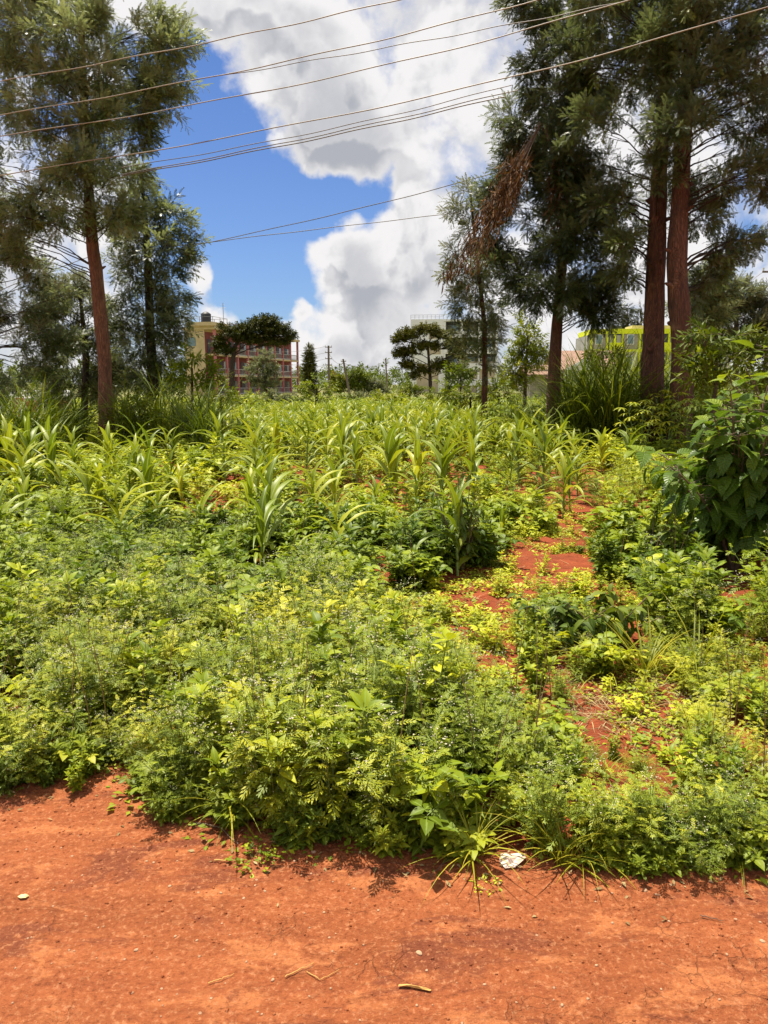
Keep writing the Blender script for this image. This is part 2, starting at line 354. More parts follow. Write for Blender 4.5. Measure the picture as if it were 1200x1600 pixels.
def soilmat(name, road):
    m, n, out = newmat(name); g_ = n.n('ShaderNodeNewGeometry').outputs['Position']
    fl = n.vmath('MULTIPLY', g_, (1,1,0.3))
    big = n.noise(n.vmath('MULTIPLY', fl, (.55,1.5,1)), 1.5, 4, .6, .3); md = n.noise(n.vmath('MULTIPLY', fl, (.6,1.2,1)), 6, 7, .68, .5); sm = n.noise(fl, 60, 6, .7)
    if road:
        base = n.mix(n.ss(big, .38, .62), (.295,.082,.027), (.36,.102,.034))
        trk = n.noise(n.vmath('MULTIPLY', fl, (.12,3.2,1)), 2.2, 5, .6, .2); base = n.mix(n.math('MULTIPLY', n.ss(trk, .52, .62), .4), base, (.27,.070,.026))
        base = n.mix(n.math('MULTIPLY', n.ss(md, .53, .62), .8), base, (.50,.170,.060))
        base = n.mix(n.ss(n.noise(n.vmath('MULTIPLY', fl, (.5,1.3,1)), 3.3, 7, .7, .6), .54, .62), base, (.22,.060,.025))
        base = n.mix(n.math('MULTIPLY', n.ss(sm, .52, .66), .75), base, (.52,.22,.10))
        base = n.mix(n.math('MULTIPLY', n.ss(sm, .48, .32), .6), base, (.13,.032,.012))
        m2 = n.noise(n.vmath('MULTIPLY', fl, (.7,1.1,1)), 19, 6, .7, .8); base = n.mix(n.math('MULTIPLY', n.ss(m2, .55, .66), .35), base, (.52,.20,.085)); base = n.mix(n.math('MULTIPLY', n.ss(m2, .45, .34), .30), base, (.19,.050,.018))
        wv = n.n('ShaderNodeTexNoise'); n.set(wv.inputs['Vector'], fl); wv.inputs['Scale'].default_value = 7; wv.inputs['Detail'].default_value = 4
        sc = n.n('ShaderNodeVectorMath', operation='SCALE'); n.set(sc.inputs[0], wv.outputs[1]); sc.inputs['Scale'].default_value = .22
        pv = n.vmath('MULTIPLY', n.vmath('ADD', fl, sc.outputs[0]), (1.0,.8,1))
        def cracks(scale, wd, msk):
            vo = n.n('ShaderNodeTexVoronoi', feature='DISTANCE_TO_EDGE'); n.set(vo.inputs['Vector'], pv); vo.inputs['Scale'].default_value = scale
            e = n.ss(vo.outputs['Distance'], wd, wd*.25); return n.math('MULTIPLY', e, msk)
        sy = n.n('ShaderNodeSeparateXYZ'); n.set(sy.inputs[0], g_)
        m1 = n.math('MULTIPLY', n.ss(n.noise(fl, 2.6, 3), .50, .60), n.ss(sy.outputs[1], 2.25, 1.9))
        c1 = cracks(9, .03, m1); c2 = cracks(21, .045, n.math('MULTIPLY', m1, n.ss(n.noise(fl, 5.0, 3), .5, .6)))
        ck = n.math('MAXIMUM', c1, n.math('MULTIPLY', c2, .6))
        base = n.mix(n.math('MULTIPLY', ck, .22), base, (.09,.022,.010))
        pb = n.n('ShaderNodeTexVoronoi'); n.set(pb.inputs['Vector'], fl); pb.inputs['Scale'].default_value = 34
        pm = n.math('MULTIPLY', n.ss(pb.outputs['Distance'], .2, .14), n.math('GREATER_THAN', n.math('FRACT', n.math('MULTIPLY', n.vmath('DOT_PRODUCT', pb.outputs['Color'], (1,1,1)), 3.1)), .93))
        base = n.mix(n.math('MULTIPLY', pm, .7), base, (.6,.36,.22))
        h = n.math('ADD', n.math('MULTIPLY', md, .9), n.math('MULTIPLY', n.noise(fl, 38, 8, .72), .42))
        h = n.math('ADD', h, n.math('MULTIPLY', m2, .5)); h = n.math('SUBTRACT', h, n.math('MULTIPLY', ck, .16)); h = n.math('ADD', h, n.math('MULTIPLY', pm, .15))
        dist, st = .040, 1.0
    else:
        base = n.mix(n.ss(md, .35, .65), (.17,.035,.012), (.27,.058,.019))
        base = n.mix(n.math('MULTIPLY', n.ss(sm, .5, .7), .5), base, (.36,.11,.042))
        ln = n.vmath('LENGTH', g_)
        grn = n.mix(n.ss(n.noise(g_, .4, 5), .4, .6), (.10,.15,.03), (.20,.15,.06))
        base = n.mix(n.ss(ln, 18, 45), base, grn)
        h = n.math('ADD', md, n.math('MULTIPLY', sm, .4)); dist, st = .03, 1.0
    p = n.n('ShaderNodeBsdfPrincipled'); n.set(p.inputs['Base Color'], base); p.inputs['Roughness'].default_value = .9; p.inputs['Specular IOR Level'].default_value = .2
    b = n.n('ShaderNodeBump'); b.inputs['Strength'].default_value = st; b.inputs['Distance'].default_value = dist
    n.set(b.inputs['Height'], h); n.L.new(b.outputs[0], p.inputs['Normal']); n.L.new(p.outputs[0], out.inputs[0]); return m
M['road'] = soilmat('packed_red_clay', True); M['soil'] = soilmat('tilled_red_soil', False)

# ------------------------------------------------------------------ ground and road
EP = np.array([gr(*p)[:2] for p in [(-300,1225),(0,1232),(130,1212),(200,1200),(240,1262),(300,1268),(370,1290),(450,1312),(600,1318),(700,1328),(800,1345),(900,1345),(1000,1350),(1100,1345),(1200,1342),(1500,1335)]])
def edge(x): return np.interp(x, EP[:,0], EP[:,1])
def gh(x, y):
    x, y = np.asarray(x, float), np.asarray(y, float); e = y-edge(x); near = np.clip(1-(np.hypot(x,y)-25)/20, 0, 1)
    z = (fbm(x*1.3, y*1.3, 3, 5)*.10+fbm(x*9, y*9, 3, 9)*.055)*near+.02
    t = np.clip((e+.14)/.3, 0, 1); t = t*t*(3-2*t); return z*t-.07*(1-t)
def rh(x, y):
    e = y-edge(x)+fbm(x*6, y*6, 3, 31)*.12
    z = fbm(x*.8, y*2.0, 3, 21)*.035+fbm(x*7, y*7, 4, 25)*.016+.004
    return z-np.clip((e-.02)/.2, 0, 1)*.10
def axis(a, b, st, far, gro=1.09):
    c = list(np.arange(a, b+1e-6, st)); d = st; p = b
    while p < far: d *= gro; p += d; c.append(p)
    d = st; p = a; l = []
    while p > -far: d *= gro; p -= d; l.append(p)
    return np.array(l[::-1]+c)
def sheet(name, xs, ys, f, mat):
    X, Y = np.meshgrid(xs, ys, indexing='ij'); Z = f(X, Y); ny = len(ys)
    i = np.arange(len(xs)-1)[:,None]*ny; j = np.arange(ny-1)[None]
    Q = np.stack([i+j, i+ny+j, i+ny+j+1, i+j+1], -1)
    G = Geo(); G.add(np.stack([X,Y,Z],-1).reshape(-1,3), Q.reshape(-1,4)); o = build(name, G, mat); o['kind'] = 'structure'; return o
sheet('ground', axis(-3,3.2,.03,3500), axis(2.1,8,.03,3500), gh, M['soil'])
sheet('dirt_road', axis(-2,2,.016,60,1.12), np.concatenate([axis(1.3,2.9,.016,0.0)[0:0], np.arange(-7,1.2,.15), np.arange(1.2,3.1,.014)]), rh, M['road'])

# ------------------------------------------------------------------ buildings
def wallmat(name, c, c2=None, rough=.8): return plain(name, c, c2 or tuple(q*.8 for q in c), .7, rough, .2, 20)
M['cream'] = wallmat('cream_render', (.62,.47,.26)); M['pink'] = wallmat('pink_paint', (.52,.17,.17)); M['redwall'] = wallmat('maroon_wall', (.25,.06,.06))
M['tank'] = plain('black_plastic', (.015,.017,.018), (.03,.03,.03), 3, .5); M['white'] = wallmat('white_render', (.86,.85,.82), (.78,.77,.73))
M['beige'] = wallmat('beige_render', (.55,.45,.30)); M['dark'] = plain('dark_paint_and_shade', (.035,.035,.04), (.06,.055,.05), 2, .5)  # the dark colour also stands in for shade inside balcony recesses
M['glass'] = plain('window_glass', (.10,.16,.17), (.16,.24,.24), 1, .1, spec=.8); M['lime'] = wallmat('lime_paint', (.76,.80,.02), (.68,.74,.02))
M['grey'] = wallmat('grey_concrete', (.4,.38,.35)); M['metal'] = plain('dull_metal', (.3,.3,.3), (.2,.2,.2), 5, .5, metal=.6)
M['orange'] = wallmat('orange_render', (.50,.22,.11)); M['iron'] = plain('iron_sheet_roof', (.42,.42,.42), (.3,.28,.26), 2, .5, stretch=(6,1,1))
def brickmat(name, c1, c2, mortar, sx, sy):
    m, n, out = newmat(name); tc = n.n('ShaderNodeTexCoord').outputs['Object']; s_ = n.n('ShaderNodeSeparateXYZ'); n.set(s_.inputs[0], tc)
    cb = n.n('ShaderNodeCombineXYZ'); n.set(cb.inputs[0], s_.outputs[0]); n.set(cb.inputs[1], n.math('ADD', s_.outputs[2], n.math('MULTIPLY', s_.outputs[1], .5)))
    b = n.n('ShaderNodeTexBrick'); n.set(b.inputs['Vector'], cb.outputs[0]); b.inputs['Scale'].default_value = 1
    b.inputs['Color1'].default_value = (*c1,1); b.inputs['Color2'].default_value = (*c2,1); b.inputs['Mortar'].default_value = (*mortar,1)
    b.inputs['Brick Width'].default_value = sx; b.inputs['Row Height'].default_value = sy; b.inputs['Mortar Size'].default_value = .02
    p = n.n('ShaderNodeBsdfPrincipled'); n.set(p.inputs['Base Color'], n.mix(n.math('MULTIPLY', n.noise(tc, 1.4, 5), .5), b.outputs[0], tuple(q*.6 for q in c1))); p.inputs['Roughness'].default_value = .85
    n.L.new(p.outputs[0], out.inputs[0]); return m
M['stone'] = brickmat('stone_block', (.42,.36,.29), (.30,.26,.21), (.5,.46,.4), .42, .22)
M['tile'] = brickmat('brown_roof_tile', (.34,.20,.14), (.27,.15,.10), (.17,.10,.07), .35, .3)

def B(name, parent, mat, boxes, smooth=False):
    G = Geo()
    for b in boxes: G.box(*b)
    return build(name, G, mat, parent, smooth)
# pink balcony block
p0, p1 = at(338,600,108), at(467,600,140); dv = p1-p0; LEN = float(np.hypot(dv[0],dv[1])); ang = math.atan2(dv[1],dv[0])
A = thing('apartment_block', 'pink and cream three-storey apartment block with open galleries behind the flat-topped tree', 'building', (p0[0],p0[1],0), ang)
# local: x along the gallery facade, gallery looks to -y, body at +y
B('wall', A, M['cream'], [(0,LEN,1.6,4.8,0,9.3)])
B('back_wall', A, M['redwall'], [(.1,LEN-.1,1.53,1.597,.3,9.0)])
B('roof_slab', A, M['cream'], [(-.25,LEN+.25,-.25,5.0,9.3,9.65)])
for z in (0.0,2.95,5.9): B('floor_slab', A, M['cream'], [(.0,LEN,0,1.5,z-.22 if z else 0,z+.0 if z else .12)])
nb = 9
for k in range(nb+1):
    x = k*(LEN-.3)/nb; B('column', A, M['pink'], [(x,x+.3,-.06,.26,.0,9.3)])
for z in (0.12,2.95,5.9):
    for k in range(nb):
        x = k*(LEN-.3)/nb+.3; w_ = (LEN-.3)/nb-.3
        rl = [(x,x+w_,.05,.15,z+.85,z+.95)]+[(x+w_*q/7-.03,x+w_*q/7+.03,.07,.13,z,z+.85) for q in range(1,7)]+[(x,x+w_,.04,.16,z,z+.18)]
        B('railing', A, M['grey'], rl)
for z in (.12,2.97,5.92):
    for k in range(nb):
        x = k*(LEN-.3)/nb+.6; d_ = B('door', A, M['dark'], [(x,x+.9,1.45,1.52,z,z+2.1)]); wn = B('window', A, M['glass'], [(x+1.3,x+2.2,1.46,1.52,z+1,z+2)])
B('end_window', A, M['glass'], [(-.06,.0,3,4.4,7,8.2)])
# roof tower at the near corner
Tw = at(309,600,108); q0 = 0
tower = [(-.3,3.4,.2,4.6,9.65,11.0)]
def ztop(py, Y): return at(0,py,Y)[2]
zA, zB_, zC = ztop(531,110), ztop(519,110), ztop(505,110)
B('tower_room', A, M['cream'], [(-.5,4.6,.0,3.7,9.66,max(9.9,zB_))])
for x in (-.4,3.2):
    for y in (.1,3.3): B('tower_column', A, M['pink'], [(x,x+.35,y,y+.35,max(9.9,zB_),zC-.5)])
B('tank_platform', A, M['cream'], [(-.7,3.9,-.2,4.0,zC-.5,zC)])
rr = []
for x,y in ((-.65,-.15),(1.6,-.15),(3.85,-.15),(-.65,3.9),(3.85,3.9),(3.85,1.9),(-.65,1.9)): rr.append((x-.03,x+.03,y-.03,y+.03,zC,zC+.75))
rr += [(-.65,3.85,-.17,-.13,zC+.7,zC+.75),(-.65,3.85,3.88,3.92,zC+.7,zC+.75),(-.67,-.63,-.15,3.9,zC+.7,zC+.75),(3.83,3.87,-.15,3.9,zC+.7,zC+.75)]
B('roof_railing', A, M['metal'], rr)
rr = []
for k in range(9): rr.append((4.8+k*3.2,4.86+k*3.2,-.1,-.04,9.65,10.5))
rr += [(4.8,31,-.1,-.04,10.44,10.5)]; B('parapet_rail', A, M['pink'], rr)
c, s_ = math.cos(ang), math.sin(ang)
def loc2w(x, y): return (p0[0]+c*x-s_*y, p0[1]+s_*x+c*y)
G = Geo(); hs = [0,.05,.25,.28,.5,.53,.75,.78,1.0,1.1,1.25,1.3]; rs = [.72,.75,.75,.71,.75,.71,.75,.71,.75,.6,.3,.02]
G.tube([(0,0,h*1.25) for h in hs], [r for r in rs], 16)
tk = build('water_tank', G, M['tank']); tk.location = (*loc2w(1.5,2.0), zC); tag(tk, 'black plastic water tank standing on the roof tower of the pink block', 'water tank')
G = Geo(); G.tube([(0,0,0),(0,0,3.0)], .04, 6); G.tube([(-.4,0,2.3),(.4,0,2.3)], .025, 6); G.tube([(-.25,0,2.7),(.25,0,2.7)], .02, 6)
an = build('antenna', G, M['metal']); an.location = (*loc2w(3.6,.3), zC); tag(an, 'thin antenna mast beside the black water tank', 'antenna')

# white block
pw = at(641,600,140); Wb = thing('apartment_tower', 'white and beige five-storey block behind the dark umbrella-shaped tree', 'building', (pw[0],pw[1],0), R(-6))
ht = ztop(499,140)
B('wall', Wb, M['white'], [(0,6.1,0,10,0,ht)])
B('beige_wall', Wb, M['beige'], [(1.2,5.2,-.06,-.003,0,ht-8)])
for z in (ht-2.6,ht-5.4):
    B('window_panel', Wb, M['beige'], [(3.4,5.6,-.06,-.003,z-.9,z+.6)])
B('balcony_wall', Wb, M['dark'], [(6.11,16,1.4,10,0,ht)])  # shade behind the balconies is put into this wall's dark colour
B('lower_wall', Wb, M['beige'], [(8.6,15.9,.2,1.39,0,ht-7.6)])
for k in range(6):
    z = ht-.4-k*2.9; 
    if z < .3: continue
    B('balcony_slab', Wb, M['white'], [(6.11,16,-.2,1.39,z,z+.35)]); B('balcony_parapet', Wb, M['white'], [(6.11,16,-.2,-.05,z-2.55,z-1.75)])
for x in (6.12,9.2,12.4,15.6): B('balcony_column', Wb, M['white'], [(x,x+.35,-.04,.2,0,ht-.45)])
for z in (ht-2,ht-4.9,ht-7.8):
    for x in (7.2,10.4,13.4): B('window', Wb, M['glass'], [(x,x+1.5,1.33,1.398,z-.4,z+1)])
rr=[(0,6,.1,.14,ht+.75,ht+.8),(0,6,.1,.14,ht+.4,ht+.44)]+[(x,x+.05,.1,.14,ht,ht+.8) for x in np.arange(0,6.1,.75)]
B('roof_railing', Wb, M['metal'], rr)
# lime block
pg = at(921,600,110); Gb = thing('painted_block', 'lime green block with stone panels and balconies behind the tiled house', 'building', (pg[0],pg[1],0), R(-3))
zt = ztop(514,110); f1 = ztop(546,110); 
B('wall', Gb, M['stone'], [(0,20,0,9,0,zt-.7)])
B('side_wall', Gb, M['grey'], [(-.5,-.003,.3,8.8,0,zt-.9)])
B('parapet', Gb, M['lime'], [(-.1,20.1,-.15,9.1,zt-.7,zt)]); 
for z in (f1-.25,f1-3.2,f1-6.2):
    if z > 0: B('floor_band', Gb, M['lime'], [(-.1,20.1,-.17,-.003,z-.15,z+.25)])
ux = (11*110/FPX/9)  # about a metre per ten pixels of the photograph at this distance
bays = [(0,2.1,'p'),(2.25,4.4,'b'),(4.4,6.7,'p'),(6.9,11.0,'b'),(11.0,13.2,'p'),(13.4,17.4,'b'),(17.4,20,'p')]
for x0,x1,t in bays:
    B('pier', Gb, M['lime'], [(x0-.12,x0+.12,-.2,-.004,.3,zt-.72)])
    for lv in range(3):
        zb = f1-lv*3.0
        if zb < .2: continue
        if t == 'b':
            B('recess_shade_panel', Gb, M['dark'], [(x0+.15,x1-.15,-.05,-.005,zb+.3,zb+2.2)])  # flat dark panel on the wall face, recess shade painted as its colour
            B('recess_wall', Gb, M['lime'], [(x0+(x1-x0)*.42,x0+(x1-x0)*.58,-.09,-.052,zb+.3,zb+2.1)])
            B('balcony', Gb, M['lime'], [(x0+.13,x1+.02,-1.1,-.98,zb-.1,zb+.9),(x0+.13,x1+.02,-.98,-.2,zb-.1,zb+.02)])
            for q in (.22,.75):
                xx = x0+(x1-x0)*q; B('window', Gb, M['grey'], [(xx-.3,xx+.3,-.12,-.095 if q==.22 else -.09,zb+.9,zb+2.0)])
        else:
            xm = (x0+x1)/2; f_ = B('window', Gb, M['white'], [(xm-.5,xm+.5,-.08,-.004,zb+.7,zb+2.1)]); pn = B('pane', f_, M['glass'], [(xm-.42,xm+.42,-.1,-.082,zb+.78,zb+2.02)])
B('roof_block', Gb, M['beige'], [(6,14,1,5,zt-.01,zt+.55)])
for x in (3.0,9.0): B('chimney', Gb, M['dark'], [(x+.0,x+1.4,.6,2.0,zt-.02,zt+.45)])
G = Geo(); G.tube([(0,0,0),(0,0,zt+.7)], .09, 6); dp = build('down_pipe', G, M['dark'], Gb); dp.location = (2.2,-1.3,0)
# tiled house
def gable(G, x0,x1,y0,y1,ze,zr,axis_='x',th=.12):
    if axis_=='x':
        ym=(y0+y1)/2
        for s0,s1 in (((y0,ze),(ym,zr)),((y1,ze),(ym,zr))):
            V=[(x0,s0[0],s0[1]),(x1,s0[0],s0[1]),(x1,s1[0],s1[1]),(x0,s1[0],s1[1])]; V+= [(a,b,c_-th) for a,b,c_ in V]
            G.add(V,[(0,1,2,3),(7,6,5,4),(0,4,5,1),(1,5,6,2),(2,6,7,3),(3,7,4,0)])
    else:
        xm=(x0+x1)/2
        for s0,s1 in (((x0,ze),(xm,zr)),((x1,ze),(xm,zr))):
            V=[(s0[0],y0,s0[1]),(s0[0],y1,s0[1]),(s1[0],y1,s1[1]),(s1[0],y0,s1[1])]; V+= [(a,b,c_-th) for a,b,c_ in V]
            G.add(V,[(0,1,2,3),(7,6,5,4),(0,4,5,1),(1,5,6,2),(2,6,7,3),(3,7,4,0)])
Hh = at(828,600,70); Ho = thing('tiled_house', 'low stone house with brown tiled roof and small white-edged gable', 'house', (Hh[0],Hh[1],0))
kx = 70/FPX*1.015; ex = lambda px: (px-828)*kx
B('wall', Ho, M['stone'], [(.2,ex(965),1,8,0,ztop(577,70))])
G=Geo(); gable(G,ex(872),ex(972),.3,8.7,ztop(576,70),ztop(546,72)); build('roof',G,M['tile'],Ho,smooth=False)
G=Geo(); gable(G,-.4,ex(882),.0,6.0,ztop(585,70),ztop(570,72)); build('side_roof',G,M['tile'],Ho,smooth=False)
G=Geo(); gable(G,ex(873),ex(928),-2.2,3,ztop(577,68),ztop(560,68),'y',.1); build('porch_roof',G,M['tile'],Ho,smooth=False)
zq,zr = ztop(577,68),ztop(560,68)
G=Geo(); x0,x1=ex(877),ex(924); xm=(x0+x1)/2
G.add([(x0,-1.9,zq-.1),(x1,-1.9,zq-.1),(xm,-1.9,zr-.25),(x0,-1.7,zq-.1),(x1,-1.7,zq-.1),(xm,-1.7,zr-.25)],[(0,1,2,2),(4,3,5,5)][:0] or [(0,1,4,3),(1,2,5,4),(2,0,3,5)])
G.add([(x0,-1.9,zq-.1),(xm,-1.9,zq-.1),(xm,-1.9,zr-.25),((x0+xm)/2,-1.9,(zq+zr)/2-.17)],[(0,1,2,3)]); G.add([(xm,-1.9,zq-.1),(x1,-1.9,zq-.1),((x1+xm)/2,-1.9,(zq+zr)/2-.17),(xm,-1.9,zr-.25)],[(0,1,2,3)])
build('gable_wall',G,M['white'],Ho,smooth=False)
G=Geo()
for a,b in ((ex(873),xm),(ex(928),xm)): G.add([(a,-2.28,zq+.02),(b,-2.28,zr+.02),(b,-2.28,zr-.22),(a,-2.28,zq-.22),(a,-2.21,zq+.02),(b,-2.21,zr+.02),(b,-2.21,zr-.22),(a,-2.21,zq-.22)],[(0,1,2,3),(4,7,6,5),(0,4,5,1),(3,2,6,7)])
build('barge_board',G,M['white'],Ho,smooth=False)
B('porch_wall', Ho, M['stone'], [(ex(877),ex(924),-1.8,.99,0,zq-.12)])
# left wall and shed
a0 = at(-260,600,26); wl = thing('boundary_wall', 'low orange rendered wall behind the tall grass at far left', 'wall', (a0[0],26,0))
B('wall', wl, M['orange'], [(0,at(62,600,26)[0]-a0[0],0,.25,0,ztop(627,26))]); B('coping', wl, M['orange'], [(-.05,at(30,600,26)[0]-a0[0],-.05,.3,ztop(627,26)-.005,ztop(624,26)+.05)])
a1 = at(5,600,36); sh = thing('tin_shed', 'small shed with grey iron roof just behind the orange wall', 'shed', (a1[0],36,0), R(15))
B('wall', sh, M['orange'], [(.15,2.6,.15,2.6,-.5,ztop(620,36))]); G=Geo(); gable(G,0,2.8,0,2.8,ztop(622,36),ztop(610,36)); build('roof',G,M['iron'],sh,smooth=False)

# ------------------------------------------------------------------ poles and cables
M['wood'] = plain('weathered_pole', (.22,.17,.13), (.12,.09,.07), 6, .9, stretch=(4,4,.5)); M['cable'] = plain('cable_sheath', (.16,.13,.11), (.1,.08,.07), 3, .5)
M['cablelight'] = plain('bare_cable', (.30,.24,.17), (.2,.16,.12), 3, .5)
def pole(px, pyt, Y, lean, label, rad=.14, arms=()):
    b = at(px, 600, Y); zt_ = ztop(pyt, Y); t = thing('utility_pole', label, 'utility pole', (b[0],Y,0))
    G = Geo(); G.tube([(0,0,-.3),(lean*.5,0,zt_/2),(lean,0,zt_)], [rad*1.15,rad,rad*.8], 8); build('post', G, M['wood'], t)
    for dz,l,o in arms:
        G = Geo(); xx = lean*(1-dz/zt_); G.box(xx-l+o,xx+l+o,-.16,-.06,zt_-dz-.05,zt_-dz+.05); ar = build('cross_arm', G, M['wood'], t, False)
        G = Geo()
        for q in (-.9,.9): G.tube([(xx+o+l*q,-.11,zt_-dz+.055),(xx+o+l*q,-.11,zt_-dz+.22)], [.04,.06], 6)
        build('insulator', G, M['white'], ar)
    return np.array([b[0]+lean, Y, zt_])
pa = pole(514,540,100,0,'tall straight utility pole with several short cross arms beyond the round bush',.15,((.2,.45,0),(.9,.45,0),(1.7,.45,0),(2.5,.45,0)))
pb_ = pole(547,561,100,-.9,'leaning wooden pole just right of the tall straight pole',.15,((.3,.35,0),))
pc = pole(605,561,150,-.3,'distant thin pole left of the umbrella-shaped tree',.16,((.2,.5,0),))
pd = pole(1194,418,44,0,'wooden pole with cross arm above the pale tree at far right',.14,((.25,.45,-.25),))
def cable(pts, label, rad=.0062, mat='cable', group='overhead cables crossing the sky', sag=0):
    """pts are world points; a smooth curve is drawn through them"""
    pts = np.array(pts, float); n = len(pts); t = np.arange(n); tt = np.linspace(0, n-1, 60)
    cf = [np.polyfit(t, pts[:,i], min(2, n-1)) for i in range(3)]
    C_ = np.stack([np.polyval(c_, tt) for c_ in cf], -1)
    C_[:,2] -= sag*4*(tt/(n-1))*(1-tt/(n-1))
    G = Geo(); G.tube(C_, rad, 6); o = build('overhead_cable', G, M[mat]); return tag(o, label, 'cable', group)
def wire(p, Ya, Yb, label, mat='cable', rad=.0062, off=.0):
    # p: three sightings along one span; Ya, Yb depths at its left and right end; extended past the frame at both ends
    xs = [q[0] for q in p]; P_ = [at(x, y, Ya+(Yb-Ya)*(x-xs[0])/(xs[-1]-xs[0])) for x, y in p]
    P_ = np.array(P_); t = np.array([(x-xs[0])/(xs[-1]-xs[0]) for x in xs]); cf = [np.polyfit(t, P_[:,i], 2 if len(p)>2 else 1) for i in range(3)]
    tt = np.linspace(-.25 if p[0][0] < 60 else 0, 1.25 if p[-1][0]>600 and p[-1][1]<60 else 1, 60)
    C_ = np.stack([np.polyval(c_, tt) for c_ in cf], -1); C_[:,2] += np.sin(tt*23)*.008
    G = Geo(); G.tube(C_, rad, 6); o = build('overhead_cable', G, M[mat]); return tag(o, label, 'cable', 'overhead cables crossing the sky')
wire([(0,127),(305,70),(620,0)], 11.0, 9.3, 'topmost overhead cable, leaving the top edge near the middle of the sky', 'cablelight')
wire([(0,180),(300,126),(800,10)], 11.0, 8.9, 'second overhead cable from the top, brushing the left tree', 'cablelight')
wire([(300,126),(560,82),(840,30)], 10.9, 9.3, 'thin overhead cable splitting off just under the second one','cable',.005)
wire([(0,213),(400,145),(980,0)], 10.8, 8.6, 'third overhead cable from the top, crossing in front of both tall trees', 'cablelight')
wire([(40,267),(360,215),(680,147),(1200,10)], 10.6, 8.2, 'long pale overhead cable crossing in front of the right-hand trees', 'cablelight', .0065)
wire([(190,262),(400,225),(800,132)], 13.5, 11.2, 'upper of the three close cables ending in the right-hand tree','cable',.006)
wire([(190,273),(420,228),(810,140)], 13.2, 11.0, 'middle of the three close cables ending in the right-hand tree','cable',.007)
wire([(190,275),(430,230),(790,150)], 13.2, 11.0, 'lowest of the three close cables, doubled with the middle one on the left','cable',.008)
wire([(230,398),(480,345),(780,268)], 30, 24, 'distant cable rising from the left tree to the right-hand tree','cable',.013)
wire([(230,390),(480,360),(720,332)], 30, 27, 'distant nearly level cable below the rising one','cable',.013)
wire([(-40,470),(60,430),(150,398)], 22, 24, 'short distant cable seen through the gap left of the red trunk','cable',.012)
for k,(dz,px,py,lab) in enumerate([(.1,455,548,'uppermost'),(.9,450,560,'second'),(1.7,448,572,'third'),(2.5,446,582,'lowest')]):
    e = at(px-60, py-2, 100); cable([pa-[.4,0,dz], (pa-[.4,0,dz]+e)/2-[0,0,.5], e], lab+' thin wire running left from the straight pole', .02, 'cable', 'wires from the straight pole')
cable([pa-[0,0,.9], (pa+pb_)/2-[0,0,1.3], pb_-[0,0,.4]], 'slack wire between the straight pole and the leaning pole', .022, 'cable', 'wires between poles')
cable([pb_-[0,0,.5], (pb_+pc)/2-[0,0,1.3], pc-[0,0,.3]], 'long slack wire between the leaning pole and the distant thin pole', .022, 'cable', 'wires between poles')
cable([pd-[.6,0,.25], at(1150,470,36), at(1120,560,30)], 'stay wire hanging down left from the far right pole', .012, 'cable', 'wires between poles')

# ------------------------------------------------------------------ trees
def silky_spray(n=9, L=.21, pairs=6, lob=.075, lw=.009, tw=.34):
    G = Geo(); F = [fern(L*rng.uniform(.85,1.15), pairs, lob, lw, .5, 38, .003) for _ in range(3)]
    for k in range(n):
        t = (k+.5)/n; az = k*2.4+rng.uniform(-.4,.4); sp = .95-.5*t; d = np.array([[math.sin(az)*math.sin(sp), math.cos(sp), math.cos(az)*math.sin(sp)]])
        G.inst(F[k%3], frames(d, NOUP(1)), [(0,tw*t,-.1*tw*t*t)], [rng.uniform(0,1)])
    G.tube([(0,0,0),(0,tw*.5,-.01),(0,tw,-.05)], [.006,.004,.002], 3, 1, cap=False); return G
def broad_spray(n=14, L=.1, Wd=.05, tw=.3, prof='ovate', spread=1.2, nseg=2, droop=.6):
    G = Geo(); F = [leaf(L*rng.uniform(.8,1.2), Wd, nseg, prof, .3, droop, flat=(nseg<2)) for _ in range(3)]
    for k in range(n):
        t = (k+.5)/n; az = k*2.4+rng.uniform(-.5,.5); sp = spread*(1-.5*t); d = np.array([[math.sin(az)*math.sin(sp), math.cos(sp), math.cos(az)*math.sin(sp)]])
        G.inst(F[k%3], frames(d, NOUP(1)), [(0,tw*t,0)], [rng.uniform(0,1)])
    G.tube([(0,0,0),(0,tw,0)], [.006,.002], 3, 1, cap=False); return G
SPR = {'silky': [silky_spray() for _ in range(4)],
       'silkybig': [silky_spray(9,.24,6,.09,.012,.4) for _ in range(4)],
       'far': [broad_spray(12,.26,.13,.5,'ovate',1.3,2) for _ in range(3)],
       'farfine': [broad_spray(16,.22,.07,.5,'lance',1.2,2) for _ in range(3)],
       'mid': [broad_spray(16,.13,.055,.32) for _ in range(3)],
       'elder': [broad_spray(14,.2,.06,.3,'lance',1.3) for _ in range(3)],
       'conifer': [broad_spray(14,.3,.06,.5,'lance',.7,2) for _ in range(3)]}
def bez(a, b, c_, n):
    t = np.linspace(0,1,n)[:,None]; return a*(1-t)**2+2*b*t*(1-t)+c_*t*t
